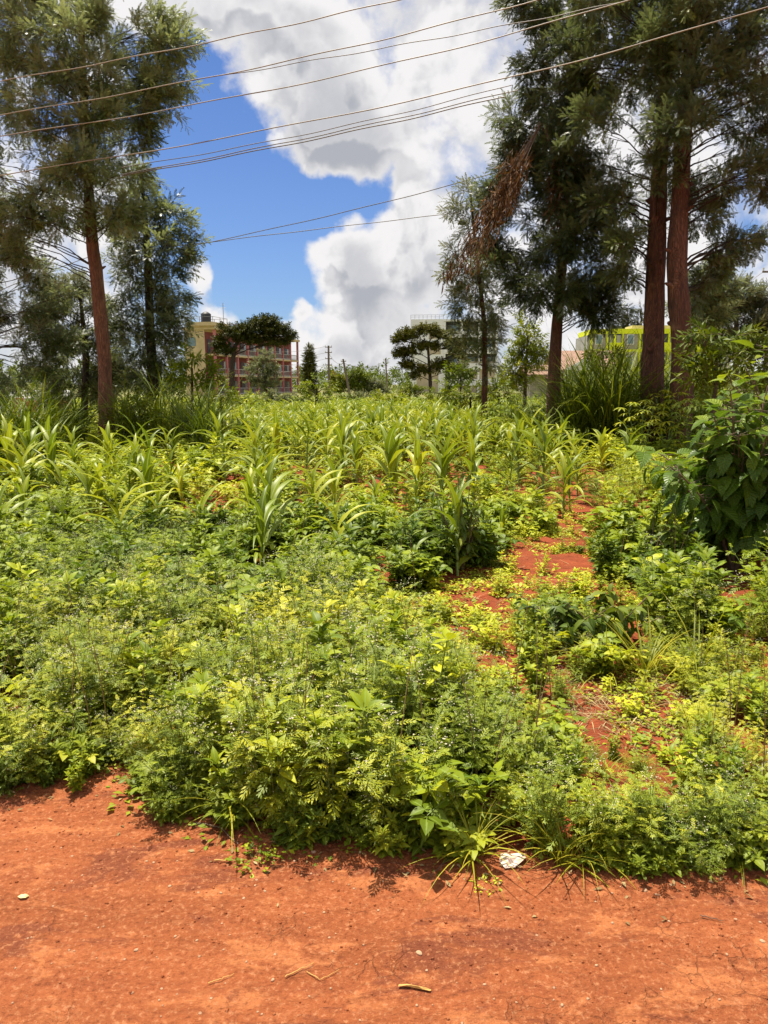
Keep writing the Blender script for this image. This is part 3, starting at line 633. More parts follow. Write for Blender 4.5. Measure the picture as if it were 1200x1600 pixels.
def tree(name, label, cat, Y, trunk, blobs, spray='silky', leafm='silky', bark='bark', dens=1.0, ssc=1.0, group=None, twigs=.5, droop=0, limb_r=1.0, hollow=.15, k=10, flat=1.0, tip=None):
    """trunk: (px, py, width px) from base up; blobs: (px, py, rx, ry[, depth offset, density])"""
    D = Y*1.02; tp = []
    base = at(trunk[0][0], trunk[0][1], Y); tp.append((base[0]-.02*0, Y, -.15)); rad = [trunk[0][2]/2/FPX*D*1.15]
    for px, py, wd in trunk: tp.append(tuple(at(px,py,Y))); rad.append(wd/2/FPX*D)
    org = np.array([base[0], Y, 0]); tp = np.array(tp)-org; rad = np.array(rad)
    zz = np.linspace(0,1,26)*(tp[-1,2]-tp[0,2])+tp[0,2]; xs = np.interp(zz, tp[:,2], tp[:,0]); rr_ = np.interp(zz, tp[:,2], rad)
    ys = np.sin(zz*.7+Y)*rad[1]*.5; ys[:4] *= [.2,.4,.6,.8]
    tr = thing(name, label, cat, org, 0, group)
    G = Geo(); G.tube(np.stack([xs,ys,zz],-1), rr_, k); V = G.V[0]; nz = fbm(V[:,0]*9+V[:,1]*7, V[:,2]*2.2, 3, 3)
    cen = np.repeat(np.stack([xs,ys,zz],-1), k, 0); V += (V-cen)*nz[:,None]*.55
    if Y < 24:
        for q in range(9):
            z = zs_ = rng.uniform(.12,.62)*zz[-1]; a = rng.uniform(0,6.28); rr0 = float(np.interp(z, zz, rr_)); c_ = np.array([np.interp(z,zz,xs), np.interp(z,zz,ys), z]); d_ = np.array([math.cos(a), math.sin(a), rng.uniform(.1,.8)])
            G.tube([c_, c_+d_*rr0*1.2, c_+d_*(rr0*1.2+rng.uniform(.02,.14))], [rr0*.42,rr0*.24,rr0*.12], 6, 0)
    C_ = Geo(); SP = SPR[spray]; sprs = [[] for _ in SP]; pos = []; di = []; ti = []
    def ax(z): return np.array([np.interp(z, zz, xs), np.interp(z, zz, ys), z])
    ztop_ = zz[-1]
    if spray == 'silky' and ssc >= .9:
        nb_ = []
        for b in blobs:
            px, py, rx, ry = b[:4]; dy = b[4] if len(b) > 4 else 0; dn = b[5] if len(b) > 5 else 1; dm = D/FPX
            if rx < 24: nb_.append((px,py,rx,ry,dy,dn)); continue
            m_ = max(3, int(rx*ry/(520 if leafm == 'silky' else 430)*dn))
            for q in range(m_):
                v = rng.normal(size=3); v /= np.linalg.norm(v); v *= rng.uniform(.3,1)**.6; sr = rng.uniform(.8,1.35)*19
                nb_.append((px+v[0]*(rx+2), py+v[2]*ry, sr*1.15, sr*.72, dy+v[1]*rx*dm*.9, 1.25))
        blobs = nb_; ssc = ssc*.72
    for b in blobs:
        px, py, rx, ry = b[:4]; dy = b[4] if len(b) > 4 else 0; dn = b[5] if len(b) > 5 else 1
        c0 = at(px, py, Y+dy)-org; r = (.86 if spray.startswith('silky') else .8)*np.array([rx/FPX*D, (rx+ry)/2/FPX*D, ry/FPX*D])
        hz = math.hypot(c0[0]-ax(c0[2])[0], c0[1]); za = min(c0[2]-.35*hz-.1, ztop_); za = max(za, .25*ztop_)
        a0_ = ax(za); lr = np.interp(za, zz, rr_)*.32*limb_r
        if hz > .25:
            m_ = (a0_+c0)/2+np.array([0,0,.12*hz])+U(-.1,.1,3)*hz; bl = bez(a0_, m_, c0, 9); bl[1:-1] += U(-.02,.02,(7,3))*hz
            G.tube(bl, np.linspace(max(lr*(.6 if spray != 'silky' else .36),.008*Y/14), .004*Y/14, 9), 5, 1)
        else: bl = np.array([a0_, c0])
        area = (rx*ry)*(D/15)**0; spx = .45*ssc*FPX/D; n = int(dn*dens*rx*ry*(23 if spray.startswith('silky') else 13)/spx**2); n = max(n, 8)
        v = rng.normal(size=(n,3)); v /= np.linalg.norm(v, axis=1)[:,None]; q = rng.uniform(hollow, 1, n)**.8
        p = c0+v*q[:,None]*r*(1+.13*rng.normal(size=(n,1)).clip(-1,2.2))
        tocen = p-np.stack([np.interp(p[:,2], zz, xs), np.interp(p[:,2], zz, ys), p[:,2]], -1); tocen /= np.linalg.norm(tocen,axis=1)[:,None]+.2
        d = v*.55*np.array([1,1,flat])+tocen*.6+rng.normal(size=(n,3))*.38+np.array([0,0,.12-droop])
        pos.append(p); di.append(d); ti.append(rng.beta(2.2,2.6,n)*.9+(rng.random(n)<.06)*.4)
        for j in np.nonzero(rng.random(n) < twigs*(.5 if ssc > .9 or spray != 'silky' else .22))[0]:
            s0 = bl[rng.integers(len(bl)//2, len(bl))]; e = p[j]; G.tube(bez(s0, (s0+e)/2+U(-.08,.08,3)*np.linalg.norm(e-s0), e, 4), np.linspace(.006,.003,4)*Y/14*limb_r, 3, 1, cap=False)
    pos = np.concatenate(pos); di = np.concatenate(di); ti = np.clip(np.concatenate(ti),0,1); ch = rng.integers(0, len(SP), len(pos))
    roll = NOUP(len(pos))+U(-.45,.45,(len(pos),3)); Fr = frames(di, roll); sc = U(.75,1.25,len(pos))*ssc
    for i, T in enumerate(SP):
        q = ch == i; C_.inst(T, Fr[q], pos[q], ti[q], sc[q])
    build('trunk', G, [M[bark], M['barkdark']], tr); build('crown', C_, [M[leafm], M['twig']], tr)
    return tr

SO = 'silky oak tree'
tree('silky_oak', 'tall silky oak with bare reddish trunk leaning slightly left, leftmost of the big red trunks', 'tree', 19,
     [(166,668,24),(160,560,20),(152,440,18),(145,375,16),(138,250,13),(128,100,9),(120,-60,6)],
     [(60,30,100,60),(150,60,70,60,-.4),(20,110,80,60,.3),(225,60,40,34),(268,72,34,26),(285,62,20,18),(215,120,45,34),(255,128,36,24),(268,165,20,22),(120,150,80,50,-.5),(60,190,80,50),(180,190,50,40,.4),(205,150,40,30),(218,205,24,20),
      (40,270,80,50),(120,260,70,50,-.5),(180,262,40,34),(150,330,55,36),(70,330,60,45,.5),(10,360,70,45),(45,395,55,34,.3),(100,-60,120,60),(170,340,30,24),(140,345,44,24,-1),(138,270,44,40,-1.1),(135,190,44,44,-1.1),(130,110,44,44,-1.1),(128,30,44,44,-1)], dens=1.15, spray='silky', bark='barklit', ssc=1.15)
tree('silky_oak', 'dense silky oak with a tapering crown standing just right of the leaning red trunk', 'tree', 22,
     [(243,640,16),(238,560,14),(232,430,11),(225,330,7),(218,262,4)],
     [(215,285,26,26),(225,330,45,34),(265,340,35,30),(292,375,22,18),(205,370,40,34),(250,395,55,36,-.5),(286,410,18,20),(205,430,35,34),(252,450,42,36),(290,462,10,10),(195,480,26,26),(250,505,55,36),(262,500,30,26),(215,540,45,34),(255,560,40,30),(225,595,45,26),(180,510,22,24)],
     bark='barkdark', ssc=.88, dens=1.15)
tree('silky_oak', 'silky oak with drooping dark foliage at the far left edge, trunk out of the picture', 'tree', 20,
     [(-90,660,22),(-88,500,18),(-80,300,12),(-70,150,8)],
     [(-40,300,60,50),(-30,400,60,50),(20,420,40,28),(60,470,45,28),(20,490,55,34),(80,505,36,28),(-20,540,50,40),(40,560,50,30),(90,550,30,24),(10,610,50,24),(-60,220,60,60)], bark='barkdark', dens=1.30, spray='silky')
tree('silky_oak', 'small olive green silky oak behind the leaning red trunk', 'tree', 24,
     [(132,650,11),(134,560,9),(125,470,5),(115,440,3)],
     [(112,458,28,20),(95,480,26,18),(130,480,34,24),(140,520,34,26),(110,540,36,26),(150,560,34,26),(125,590,40,26),(165,600,26,26),(90,610,34,22),(185,585,24,20)], bark='barkdark', dens=1.35, leafm='silkypale', ssc=1.1)
# right-hand trees
tree('silky_oak', 'slender grey-green silky oak left of the big dark trees, half behind a dead branch', 'tree', 23,
     [(757,600,9),(757,500,7),(745,400,5),(735,300,3)],
     [(735,312,24,22),(712,330,14,18),(765,320,20,24),(740,360,28,30),(715,430,24,26),(760,410,28,30),(745,450,34,28),(725,480,26,26),(770,485,30,28),(745,520,40,26),(772,535,18,20),(726,545,16,18),(757,572,22,16),(706,395,12,18)], dens=1.0, leafm='silkypale', ssc=.86)
tree('silky_oak', 'big silky oak with the densest darkest crown, left of the two paired trunks', 'tree', 19,
     [(865,640,22),(868,560,18),(872,490,16),(880,380,13),(890,200,10),(900,40,7),(905,-60,5)],
     [(850,30,45,50),(900,60,60,50),(850,110,36,40,-.4),(900,150,65,50),(830,180,40,34),(805,200,26,26),(860,220,60,40,.5),(815,250,36,34),(900,250,60,40,-.6),(790,290,26,30),(840,300,50,36),(890,320,55,36),(810,350,36,30),(860,370,60,34,-.5),(920,380,40,34),(790,400,30,26),(840,420,50,34),(900,430,50,30),(940,440,28,20),(815,460,34,26),(860,470,45,24),(905,475,36,20),(930,500,24,14),(948,468,18,10),(873,440,40,30,-1.1),(880,370,40,36,-1.2),(886,290,40,44,-1.2),(892,200,40,44,-1.2),(898,110,40,44,-1.2),(880,-40,70,40),(830,-20,30,34)],
     dens=1.35, leafm='silkydark', droop=.15, ssc=1.15)
tree('silky_oak', 'left trunk of the tall paired silky oaks, leaning slightly right', 'tree', 17,
     [(1015,640,34),(1020,540,30),(1028,420,27),(1032,300,23),(1038,150,18),(1042,0,14),(1046,-120,10)],
     [(1000,-10,60,40,0),(1030,90,50,40,-.6),(980,70,50,40,-.5),(970,20,60,50,1),(950,100,45,40,.5),(1000,120,50,40,1.2),(960,190,45,34,-.5),(980,260,50,34,.8),(940,310,36,30),(975,330,36,24,1),(1000,380,30,18,.5),(960,390,34,20,-.5),(985,430,30,10,.3,.7),(1000,-50,80,50),(930,-20,40,50,-.8),(1010,60,40,40,-1,.6),(1040,40,36,40,-1.1),(1036,130,34,34,-1.1,.9),(1030,215,30,30,-1.1,.8),(1024,270,24,18,-1,.7)], dens=1.15, leafm='silkydark', twigs=1.2, spray='silky', limb_r=1.1, ssc=1.15)
tree('silky_oak', 'right trunk of the tall paired silky oaks, the thickest and most upright', 'tree', 16.2,
     [(1062,630,33),(1062,520,31),(1058,420,28),(1066,300,24),(1075,150,20),(1082,0,15),(1085,-120,11)],
     [(1110,-10,60,40,-.4),(1150,60,50,40,-.6),(1110,110,46,34,-.4),(1175,180,40,26,-.4),(1120,20,50,50,.6),(1180,40,50,50),(1060,60,40,50,1.5),(1140,110,45,34,-.5),(1190,140,36,36,.5),(1080,150,40,34,1.5),(1120,200,50,30,.5),(1180,220,40,26),(1140,260,45,24,-.4),(1190,275,30,16),(1110,300,40,22,.6),(1100,340,40,26,.8),(1130,380,36,22,.6),(1170,378,26,14,.6),(1192,365,16,12,.6),(1075,300,30,24,1.6),(1100,-60,90,50),(1200,-20,50,60),(1230,120,50,60),(1082,30,36,44,-1.1),(1078,120,34,40,-1.1,.9),(1072,200,30,30,-1.1,.8),(1100,430,26,24,1.2),(1085,470,16,24,1.4)], dens=1.2, leafm='silkydark', twigs=1.2, limb_r=1.1, ssc=1.15)
tree('silky_oak', 'dark young silky oak just right of the paired trunks, in front of the pale tree', 'tree', 22,
     [(1100,600,7),(1100,500,6),(1098,420,4)], [(1098,420,26,24),(1105,450,34,22),(1085,480,24,20),(1120,480,30,22),(1100,510,30,20)], dens=1.30, leafm='silky')
tree('pale_tree', 'pale olive tree with feathery crown below the far right pole', 'tree', 26,
     [(1150,600,9),(1150,520,7),(1150,460,4)], [(1140,455,22,18),(1165,470,30,22),(1190,480,26,26),(1130,490,30,22),(1175,510,40,24),(1210,510,30,30),(1150,540,40,20),(1120,520,26,20)], dens=1.30, leafm='silkypale', bark='barkgrey', ssc=1.1)
# dead hanging branch
db = thing('dead_branch', 'broken dead branch with brown withered leaves hanging from the dark tree', 'branch', at(845,195,17.6))
o0 = at(845,195,17.6); G = Geo(); C_ = Geo()
DL = [leaf(.2,.028,3,'lance',.3,.8,t_) for t_ in (.2,.5,.8)]
for (x1,y1,n) in [(775,350,70),(740,400,80),(715,420,70),(695,440,60),(760,330,60),(790,330,50),(755,370,60),(870,345,40),(880,350,34),(730,440,50)]:
    e = at(x1,y1,17.6+rng.uniform(-.5,.5))-o0; s0 = U(-.1,.1,3); mid = e*.5+np.array([.15,0,.45]); bz = bez(s0, mid, e, 12); G.tube(bz, np.linspace(.010,.004,12), 4, 0)
    n *= 3; t = rng.uniform(.45,1,n); P_ = np.stack([np.interp(t, np.linspace(0,1,12), bz[:,i]) for i in range(3)], -1)+rng.normal(size=(n,3))*.11
    d = rng.normal(size=(n,3))*.35+[-.25,0,-1]
    for i in range(3): q = np.arange(n)%3==i; C_.inst(DL[i], frames(d[q], rng.normal(size=(q.sum(),3))), P_[q], U(0,1,q.sum()), U(.7,1.4,q.sum()))
build('limb', G, M['twig'], db); build('dead_leaves', C_, M['dead'], db)

# mid-distance trees and bushes
tree('flat_topped_tree', 'flat-topped umbrella tree with forked trunk in front of the pink block', 'tree', 60,
     [(362,620,9),(363,570,8),(366,545,6),(378,520,4)],
     [(352,545,20,10),(375,520,30,14),(400,510,34,12),(430,515,30,12),(450,525,14,8),(350,510,12,6,0,.7),(395,530,30,8),(430,535,24,7),(345,535,14,10),(415,500,26,6)], spray='far', leafm='acacia', bark='barkdark', dens=2.2, ssc=.7, limb_r=1.6, twigs=.3, flat=.4)
tree('grey_tree', 'grey-green loose tree in front of the pink galleries', 'tree', 50,
     [(415,625,5),(415,590,4),(418,560,2)], [(418,555,14,10),(405,575,20,12),(424,578,14,12),(415,598,26,12),(398,595,14,10)], spray='farfine', leafm='silkypale', bark='barkgrey', dens=1.3, ssc=.7)
tree('umbrella_tree', 'dark umbrella-shaped tree in front of the white block', 'tree', 55,
     [(673,620,6),(672,590,5),(670,560,4),(668,535,3)],
     [(640,523,22,8),(665,515,24,8),(690,522,20,8),(625,530,12,6),(708,540,20,9),(640,548,22,7),(625,553,12,6),(670,540,24,8),(715,555,12,7),(640,570,16,8),(690,570,20,9),(665,578,16,7),(710,575,14,7),(650,586,8,6)], spray='far', leafm='acacia', bark='barkdark', dens=2.6, ssc=.7, limb_r=1.2, twigs=.3, flat=.3)
tree('cypress', 'narrow grey-green cypress right of the pink block', 'tree', 90,
     [(483,620,4),(483,560,3),(483,540,1)], [(483,546,4,8),(483,556,8,9),(483,568,10,10),(483,580,12,10),(484,594,11,10),(484,608,10,10)], spray='conifer', leafm='conifer', bark='barkdark', dens=3.5, ssc=.75)
tree('mango_bush', 'round glossy bush with a patch of orange new leaves beyond the maize', 'bush', 42,
     [(495,640,6),(495,620,5),(495,605,3)], [(495,600,16,12),(480,608,12,12),(510,606,14,12),(495,618,24,14),(478,622,12,12),(514,620,14,12)], spray='mid', leafm='bright', bark='barkdark', dens=1.30, ssc=1.5)
tree('background_tree', 'dark rounded tree between the straight and the leaning pole', 'tree', 130,
     [(532,625,4),(532,600,3)], [(528,590,12,9),(540,595,10,8),(530,605,18,9),(520,598,8,8)], spray='far', leafm='bush', bark='barkdark', dens=1.60, ssc=1.3)
tree('background_tree', 'dark rounded tree just right of the leaning pole', 'tree', 130,
     [(560,625,4),(560,600,3)], [(557,583,14,8),(565,592,14,9),(556,602,16,9),(570,604,10,8)], spray='far', leafm='bush', bark='barkdark', dens=1.60, ssc=1.3)
tree('background_tree', 'olive hazy tree beside the distant thin pole', 'tree', 130,
     [(586,625,3),(586,605,2)], [(583,598,10,7),(592,602,10,6),(580,608,14,7),(600,610,14,6)], spray='farfine', leafm='silkypale', bark='barkgrey', dens=1.60, ssc=1.3)
tree('conifer', 'pointed conifer standing behind the lime block, left of the pair', 'tree', 130,
     [(981,620,4),(981,520,3),(981,484,1)], [(981,486,4,6),(981,494,7,7),(981,504,11,8),(981,516,13,9)], spray='conifer', leafm='conifer', bark='barkdark', dens=1.60, ssc=1.7)
tree('conifer', 'pointed conifer standing behind the lime block, right of the pair', 'tree', 130,
     [(1002,620,4),(1002,520,3),(1002,480,1)], [(1002,482,4,6),(1002,491,6,7),(1002,502,9,8),(1002,516,12,9)], spray='conifer', leafm='conifer', bark='barkdark', dens=1.60, ssc=1.7)
tree('small_tree', 'small dark tree with palm-like leaf clusters in front of the tiled house', 'tree', 33,
     [(948,620,4),(947,590,3),(945,565,2)], [(930,556,10,7),(950,552,12,7),(962,560,10,7),(938,567,14,7),(955,572,10,6),(935,580,8,6)], spray='elder', leafm='acacia', bark='barkdark', dens=1.30, ssc=1.2)
tree('feathery_bush', 'tall yellow-green feathery bush left of the short dark trunk', 'bush', 30,
     [(820,620,6),(822,570,4),(825,520,3)], [(818,512,14,14),(830,535,22,18),(815,550,22,16),(845,555,18,12),(825,572,26,12),(800,580,16,20),(810,600,20,14)], spray='farfine', leafm='bright', bark='barkgrey', dens=1.60, ssc=.8)
tree('leafy_bush', 'bright green bush with drooping palmate leaves left of the pink block', 'bush', 21,
     [(300,650,5),(300,600,4),(300,575,3)], [(295,560,26,12),(320,575,24,14),(275,580,22,14),(300,595,34,14),(335,590,18,12),(270,605,20,14)], spray='elder', leafm='bright', bark='barkgrey', dens=1.30, ssc=1.0)
tree('leafy_bush', 'bright green leafy bush behind the paired trunks at the right', 'bush', 11,
     [(1115,640,8),(1118,590,6),(1120,550,4)], [(1110,525,36,18),(1150,528,36,20),(1090,560,34,22),(1130,570,40,26),(1175,545,34,24),(1100,600,36,22),(1200,570,40,40)], spray='elder', leafm='bush', bark='barkgrey', dens=1.35, ssc=.7)
HB = [(20,600,40,20,27,'bush','olive bushy shrub at the left edge above the orange wall'),
      (75,585,34,20,34,'bush','rounded shrub behind the orange wall'),
      (200,640,40,26,17,'bush','loose green shrub right of the leaning red trunk'),
      (345,612,30,20,30,'bush','dark low shrub at the foot of the flat-topped tree'),
      (385,625,34,14,38,'bright','bright low shrub in front of the flat-topped tree'),
      (440,624,34,7,45,'silkypale','pale olive shrub in front of the pink galleries'),
      (575,622,30,7,60,'silkypale','olive hedge shrub below the leaning pole'),
      (606,625,26,8,48,'bright','leafy green shrub in the middle distance at the head of the maize'),
      (545,625,20,7,60,'bush','low green shrub right of the round glossy bush'),
      (640,610,20,7,70,'bush','dark low shrub at the left foot of the white block'),
      (720,582,18,14,42,'bush','rounded dark shrub at the foot of the white block'),
      (700,610,34,16,36,'bright','bright green shrub below the umbrella-shaped tree'),
      (735,618,34,16,28,'bush','green shrub at the foot of the slender silky oak'),
      (780,610,30,18,28,'bush','dark leafy shrub right of the slender silky oak'),
      (1150,620,60,34,13,'bush','dark green shrub behind the large-leaved bush')]
for (px,py,rx,ry,Y,lm,lab) in HB:
    tree('shrub', lab, 'shrub', Y, [(px,py+ry+4,max(2,120/Y)),(px,py,2)], [(px-rx*.45,py+ry*.2,rx*.55,ry*.7),(px+rx*.45,py+ry*.15,rx*.55,ry*.7),(px,py-ry*.2,rx*.6,ry*.8),(px,py+ry*.8,rx,ry*.6)], spray='mid' if Y<40 else 'far', leafm=lm, bark='barkdark', dens=1.3, ssc=1.4 if 20<Y<40 else 1)
# far tree belt closing the horizon all round: a wood that reads as one mass
G = Geo()
for i in range(3):
    n = 5200; a = U(0, 2*np.pi, n); rad_ = U(160, 230, n); top = 3.2+4.0*(fbm(a*14, a*0+3, 3, 2)+.35)
    P_ = np.stack([np.sin(a)*rad_, np.cos(a)*rad_, U(0,1,n)**.7*top], -1); v = rng.normal(size=(n,3))
    G.inst(SPR['far'][i], frames(v), P_, rng.beta(2,3,n), U(2.6,4.2,n))
tag(build('tree_belt', G, [M['bush'], M['twig']]), 'low hazy belt of distant trees closing the horizon behind the buildings', 'woodland', kind='stuff')

# ------------------------------------------------------------------ crop and weed prototypes
def maize_geo(seed, H=1.0, nl=9, seg=9, wob=1.0):
    st = Geo(); lf = Geo(); hs = .58*H; lean = rng.uniform(-.05,.05,2)
    st.tube([(0,0,-.03),(lean[0]*.5,lean[1]*.5,hs*.5),(lean[0],lean[1],hs)], [.016,.013,.007], 7)
    p0_ = rng.uniform(0,3.14)
    for k in range(nl):
        t = k/(nl-1); z = hs*(.12+.88*t); az = p0_+(k%2)*math.pi+rng.uniform(-.5,.5); el = R(56+32*t+rng.uniform(-8,8))
        L = H*(.42+.33*math.sin(math.pi*(t*.8+.15)))*rng.uniform(.85,1.1); dr = (2.5-1.35*t)*rng.uniform(.7,1.2)
        T = leaf(L, 0.080*H*rng.uniform(.8,1.2), seg, 'blade', .45, dr, .5, wave=.10*wob)
        d = sph(np.array([az]), np.array([el])); upv = np.array([[-math.sin(az)*math.sin(el), -math.cos(az)*math.sin(el), math.cos(el)]])+U(-.15,.15,(1,3))
        lf.inst(T, frames(d, upv), [(lean[0]*t,lean[1]*t,z)], [rng.uniform(.25,.9)])
    return st, lf
def weed(kind, hi=True):
    st = Geo(); lf = Geo(); fl = Geo()
    if kind == 'fern':
        ns = 11 if hi else 6; F = [fern(.085*q, 5, .034*q, .0042*q, .5, 50) for q in (.64,.8,.98)]
        FB = octa(.0034)
        for s_ in range(ns):
            az = s_*2.4+rng.uniform(-.3,.3); sp = rng.uniform(.05,.75); H = .5*rng.uniform(.7,1.1); e = np.array([math.sin(az)*math.sin(sp), math.cos(az)*math.sin(sp), math.cos(sp)])*H
            m_ = e*.5+np.array([0,0,.04]); b = bez(U(-.02,.02,3)*[1,1,0], m_, e, 7); st.tube(b, np.linspace(.0035,.0014,7), 3, 0, cap=False)
            n = 20 if hi else 11; t = np.linspace(.12,1,n)+U(-.03,.03,n); P_ = np.stack([np.interp(t, np.linspace(0,1,7), b[:,i]) for i in range(3)],-1)
            la = np.arange(n)*2.4+rng.uniform(0,6); el = U(-.1,.9,n)
            for i in range(3): q = np.arange(n)%3==i; lf.inst(F[i], frames(sph(la[q],el[q]), NOUP(q.sum())), P_[q], U(.15,.9,q.sum()), (1.25-.5*t[q])*U(.8,1.2,q.sum())*(1.0 if hi else 1.35))
            if rng.random() < .36:
                k = 16 if hi else 7; pf = e+rng.normal(size=(k,3))*[.030,.030,.018]+[0,0,.015]
                for q in pf[:6]: st.tube([e*.97, q], [.001,.0007], 3, 0, cap=False)
                fl.inst(FB, frames(rng.normal(size=(k,3))), pf, None, U(.6,1.3,k)*(1 if hi else 1.5))
    elif kind == 'bean':
        T3 = Geo(); n_ = 4 if hi else 3
        for a,yy,s_ in ((0,.045,1.1),(-1.25,.022,.95),(1.25,.022,.95)):
            l_ = leaf(.080*s_,.058*s_,n_,'ovate',.22,.55); T3.inst(l_, zrot(np.array([-a])), [(0,yy if a==0 else yy,0)], [.5])
        T3.add([(-.0012,0,0),(.0012,0,0),(.0012,.045,0),(-.0012,.045,0)], [(0,1,2,3)], [[.5,0,0]]*4)
        for s_ in range(7 if hi else 5):
            az = s_*2.4; sp = rng.uniform(.05,.8); H = .34*rng.uniform(.7,1.15); e = np.array([math.sin(az)*math.sin(sp), math.cos(az)*math.sin(sp), math.cos(sp)])*H; b = bez(np.zeros(3), e*.5+[0,0,.05], e, 5); st.tube(b, np.linspace(.004,.002,5), 3, 0, cap=False)
            n = 7 if hi else 5; t = np.linspace(.25,1,n); P_ = np.stack([np.interp(t, np.linspace(0,1,5), b[:,i]) for i in range(3)],-1); la = np.arange(n)*2.4+s_; lf.inst(T3, frames(sph(la,U(-.1,.65,n)), NOUP(n)), P_, U(.1,1,n), U(.75,1.3,n))
    elif kind == 'broad':      # upright weed, opposite toothed leaves
        T = [leaf(.090*q,.044*q,4 if hi else 3,'ovate',.28,.7,stalk=.012) for q in (.8,1,1.25)]
        for s_ in range(6 if hi else 4):
            az = s_*2.4; sp = rng.uniform(.0,.5); H = .46*rng.uniform(.65,1.1); e = np.array([math.sin(az)*math.sin(sp), math.cos(az)*math.sin(sp), math.cos(sp)])*H; b = bez(U(-.02,.02,3)*[1,1,0], e*.5+[0,0,.03], e, 6); st.tube(b, np.linspace(.004,.002,6), 4, 0, cap=False)
            lv = 9 if hi else 6
            for k in range(lv):
                t = .15+.85*k/(lv-1); p = np.array([np.interp(t, np.linspace(0,1,6), b[:,i]) for i in range(3)]); a0 = (k%2)*1.57+az; n = 3 if k<lv-2 else 5; la = a0+np.arange(n)*6.283/n+U(-.3,.3,n)
                lf.inst(T[k%3], frames(sph(la, U(.0,.6,n)+(.5 if k>=lv-2 else 0)), NOUP(n)), np.tile(p,(n,1)), U(.1,.95,n), (1.25-.55*t)*U(.8,1.2,n))
    elif kind == 'low':
        T = leaf(.032,.024,2,'ovate',.2,.4); n = 60 if hi else 34; r = np.sqrt(U(0,1,n))*.14; a = U(0,6.28,n)
        P_ = np.stack([r*np.sin(a), r*np.cos(a), U(.01,.07,n)*(1.2-r/.14*.8)], -1); lf.inst(T, frames(sph(a+U(-1,1,n), U(-.2,.7,n)), NOUP(n)), P_, U(.1,1,n), U(.6,1.4,n))
        for k in range(6): st.tube([(0,0,0), P_[k]], [.0018,.001], 3, 0, cap=False)
    elif kind == 'grass':
        n = 46 if hi else 24
        for k in range(n):
            L = rng.uniform(.2,.48); T = leaf(L, rng.uniform(.004,.010), 6, 'blade', .3, rng.uniform(.4,2.0)); az = rng.uniform(0,6.28); el = rng.uniform(.5,1.45)
            d = sph(np.array([az]), np.array([el])); up = np.array([[-math.sin(az)*math.sin(el), -math.cos(az)*math.sin(el), math.cos(el)]])
            lf.inst(T, frames(d, up), [U(-.025,.025,3)*[1,1,0]], [rng.uniform(.1,1)])
    return st, lf, fl
def octa(r):
    G = Geo(); V = np.array([(r,0,0),(0,r,0),(-r,0,0),(0,-r,0),(0,0,r*.8),(0,0,-r*.8)])
    G.add(V, [(0,1,4,4)][:0] or [(4,0,5,2)], None); G.add(V, [(4,1,5,3)], None); G.add(V,[(0,1,2,3)],None); return G
def cassava(n=7):
    st = Geo(); lf = Geo(); T = Geo(); l_ = leaf(.13,.030,4,'lance',.25,.7)
    for a in np.linspace(-2.2,2.2,7): T.inst(l_, zrot(np.array([a])), [(0,0,0)], [.5], [1-.08*abs(a)])
    for s_ in range(3):
        az = s_*2.1+rng.uniform(0,1); sp = rng.uniform(.05,.35); e = np.array([math.sin(az)*math.sin(sp), math.cos(az)*math.sin(sp), math.cos(sp)])*.85; st.tube([(0,0,-.02), e*.5, e], [.012,.009,.005], 6)
        for k in range(13):
            t = .45+.55*k/12; la = k*2.4+az; el = .75-.9*(1-t); pd_ = sph(np.array([la]), np.array([el]))[0]*(.16+.05*(1-t)); p = e*t; st.tube([p, p+pd_], [.0025,.002], 3, 0, cap=False)
            lf.inst(T, frames(sph(np.array([la]), np.array([-.15+.5*t-.3])), NOUP(1)), [p+pd_], [rng.uniform(.2,1)], [rng.uniform(.8,1.2)])
    return st, lf
def napier():
    lf = Geo()
    for k in range(85):
        L = rng.uniform(.8,1.7); T = leaf(L, rng.uniform(.016,.03), 7, 'blade', .35, rng.uniform(.4,1.9)); az = rng.uniform(0,6.28); el = rng.uniform(.95,1.5); d = sph(np.array([az]), np.array([el]))
        up = np.array([[-math.sin(az)*math.sin(el), -math.cos(az)*math.sin(el), math.cos(el)]]); rb = U(-.22,.22,3)*[1,1,0]
        lf.inst(T, frames(d, up), [rb+[0,0,rng.uniform(0,.55)]], [rng.uniform(0,1)])
    return lf
MZ = []
for i in range(6):
    s_, l_ = maize_geo(i); MZ.append([('stem', mesh_of('maize_stem', s_, [M['maizestem']])), ('leaves', mesh_of('maize_leaves', l_, [M['maize']]))])
MATW = {'fern':'fern','bean':'broad','broad':'broad','low':'broad','grass':'grass'}
WD = {}; WG = {}
for kd in ('fern','bean','broad','low','grass'):
    WD[kd] = []
    for i in range(3):
        s_, l_, f_ = weed(kd); pr = []
        if s_.n: pr.append(('stem', mesh_of(kd+'_stem', s_, [M['stem']])))
        pr.append(('leaves', mesh_of(kd+'_leaves', l_, [M[MATW[kd]]])))
        if f_.n: pr.append(('flowers', mesh_of(kd+'_flowers', f_, [M['flower']])))
        WD[kd].append(pr)
    WG[kd] = []
    for hi in (True, False):
        for i in range(2):
            s_, l_, f_ = weed(kd, hi); T = Geo(); V,D_,Q,_ = l_.arr(); T.add(V,Q,D_,0)
            if s_.n: V,D_,Q,_ = s_.arr(); T.add(V,Q,D_,1)
            if f_.n: V,D_,Q,_ = f_.arr(); T.add(V,Q,D_,2)
            WG[kd].append(T)
CS = []
for i in range(3): s_, l_ = cassava(); CS.append([('stem', mesh_of('cassava_stem', s_, [M['stem']])), ('leaves', mesh_of('cassava_leaves', l_, [M['cassava']]))])
NP = [[('blades', mesh_of('napier_blades', napier(), [M['napier']]))] for _ in range(4)]

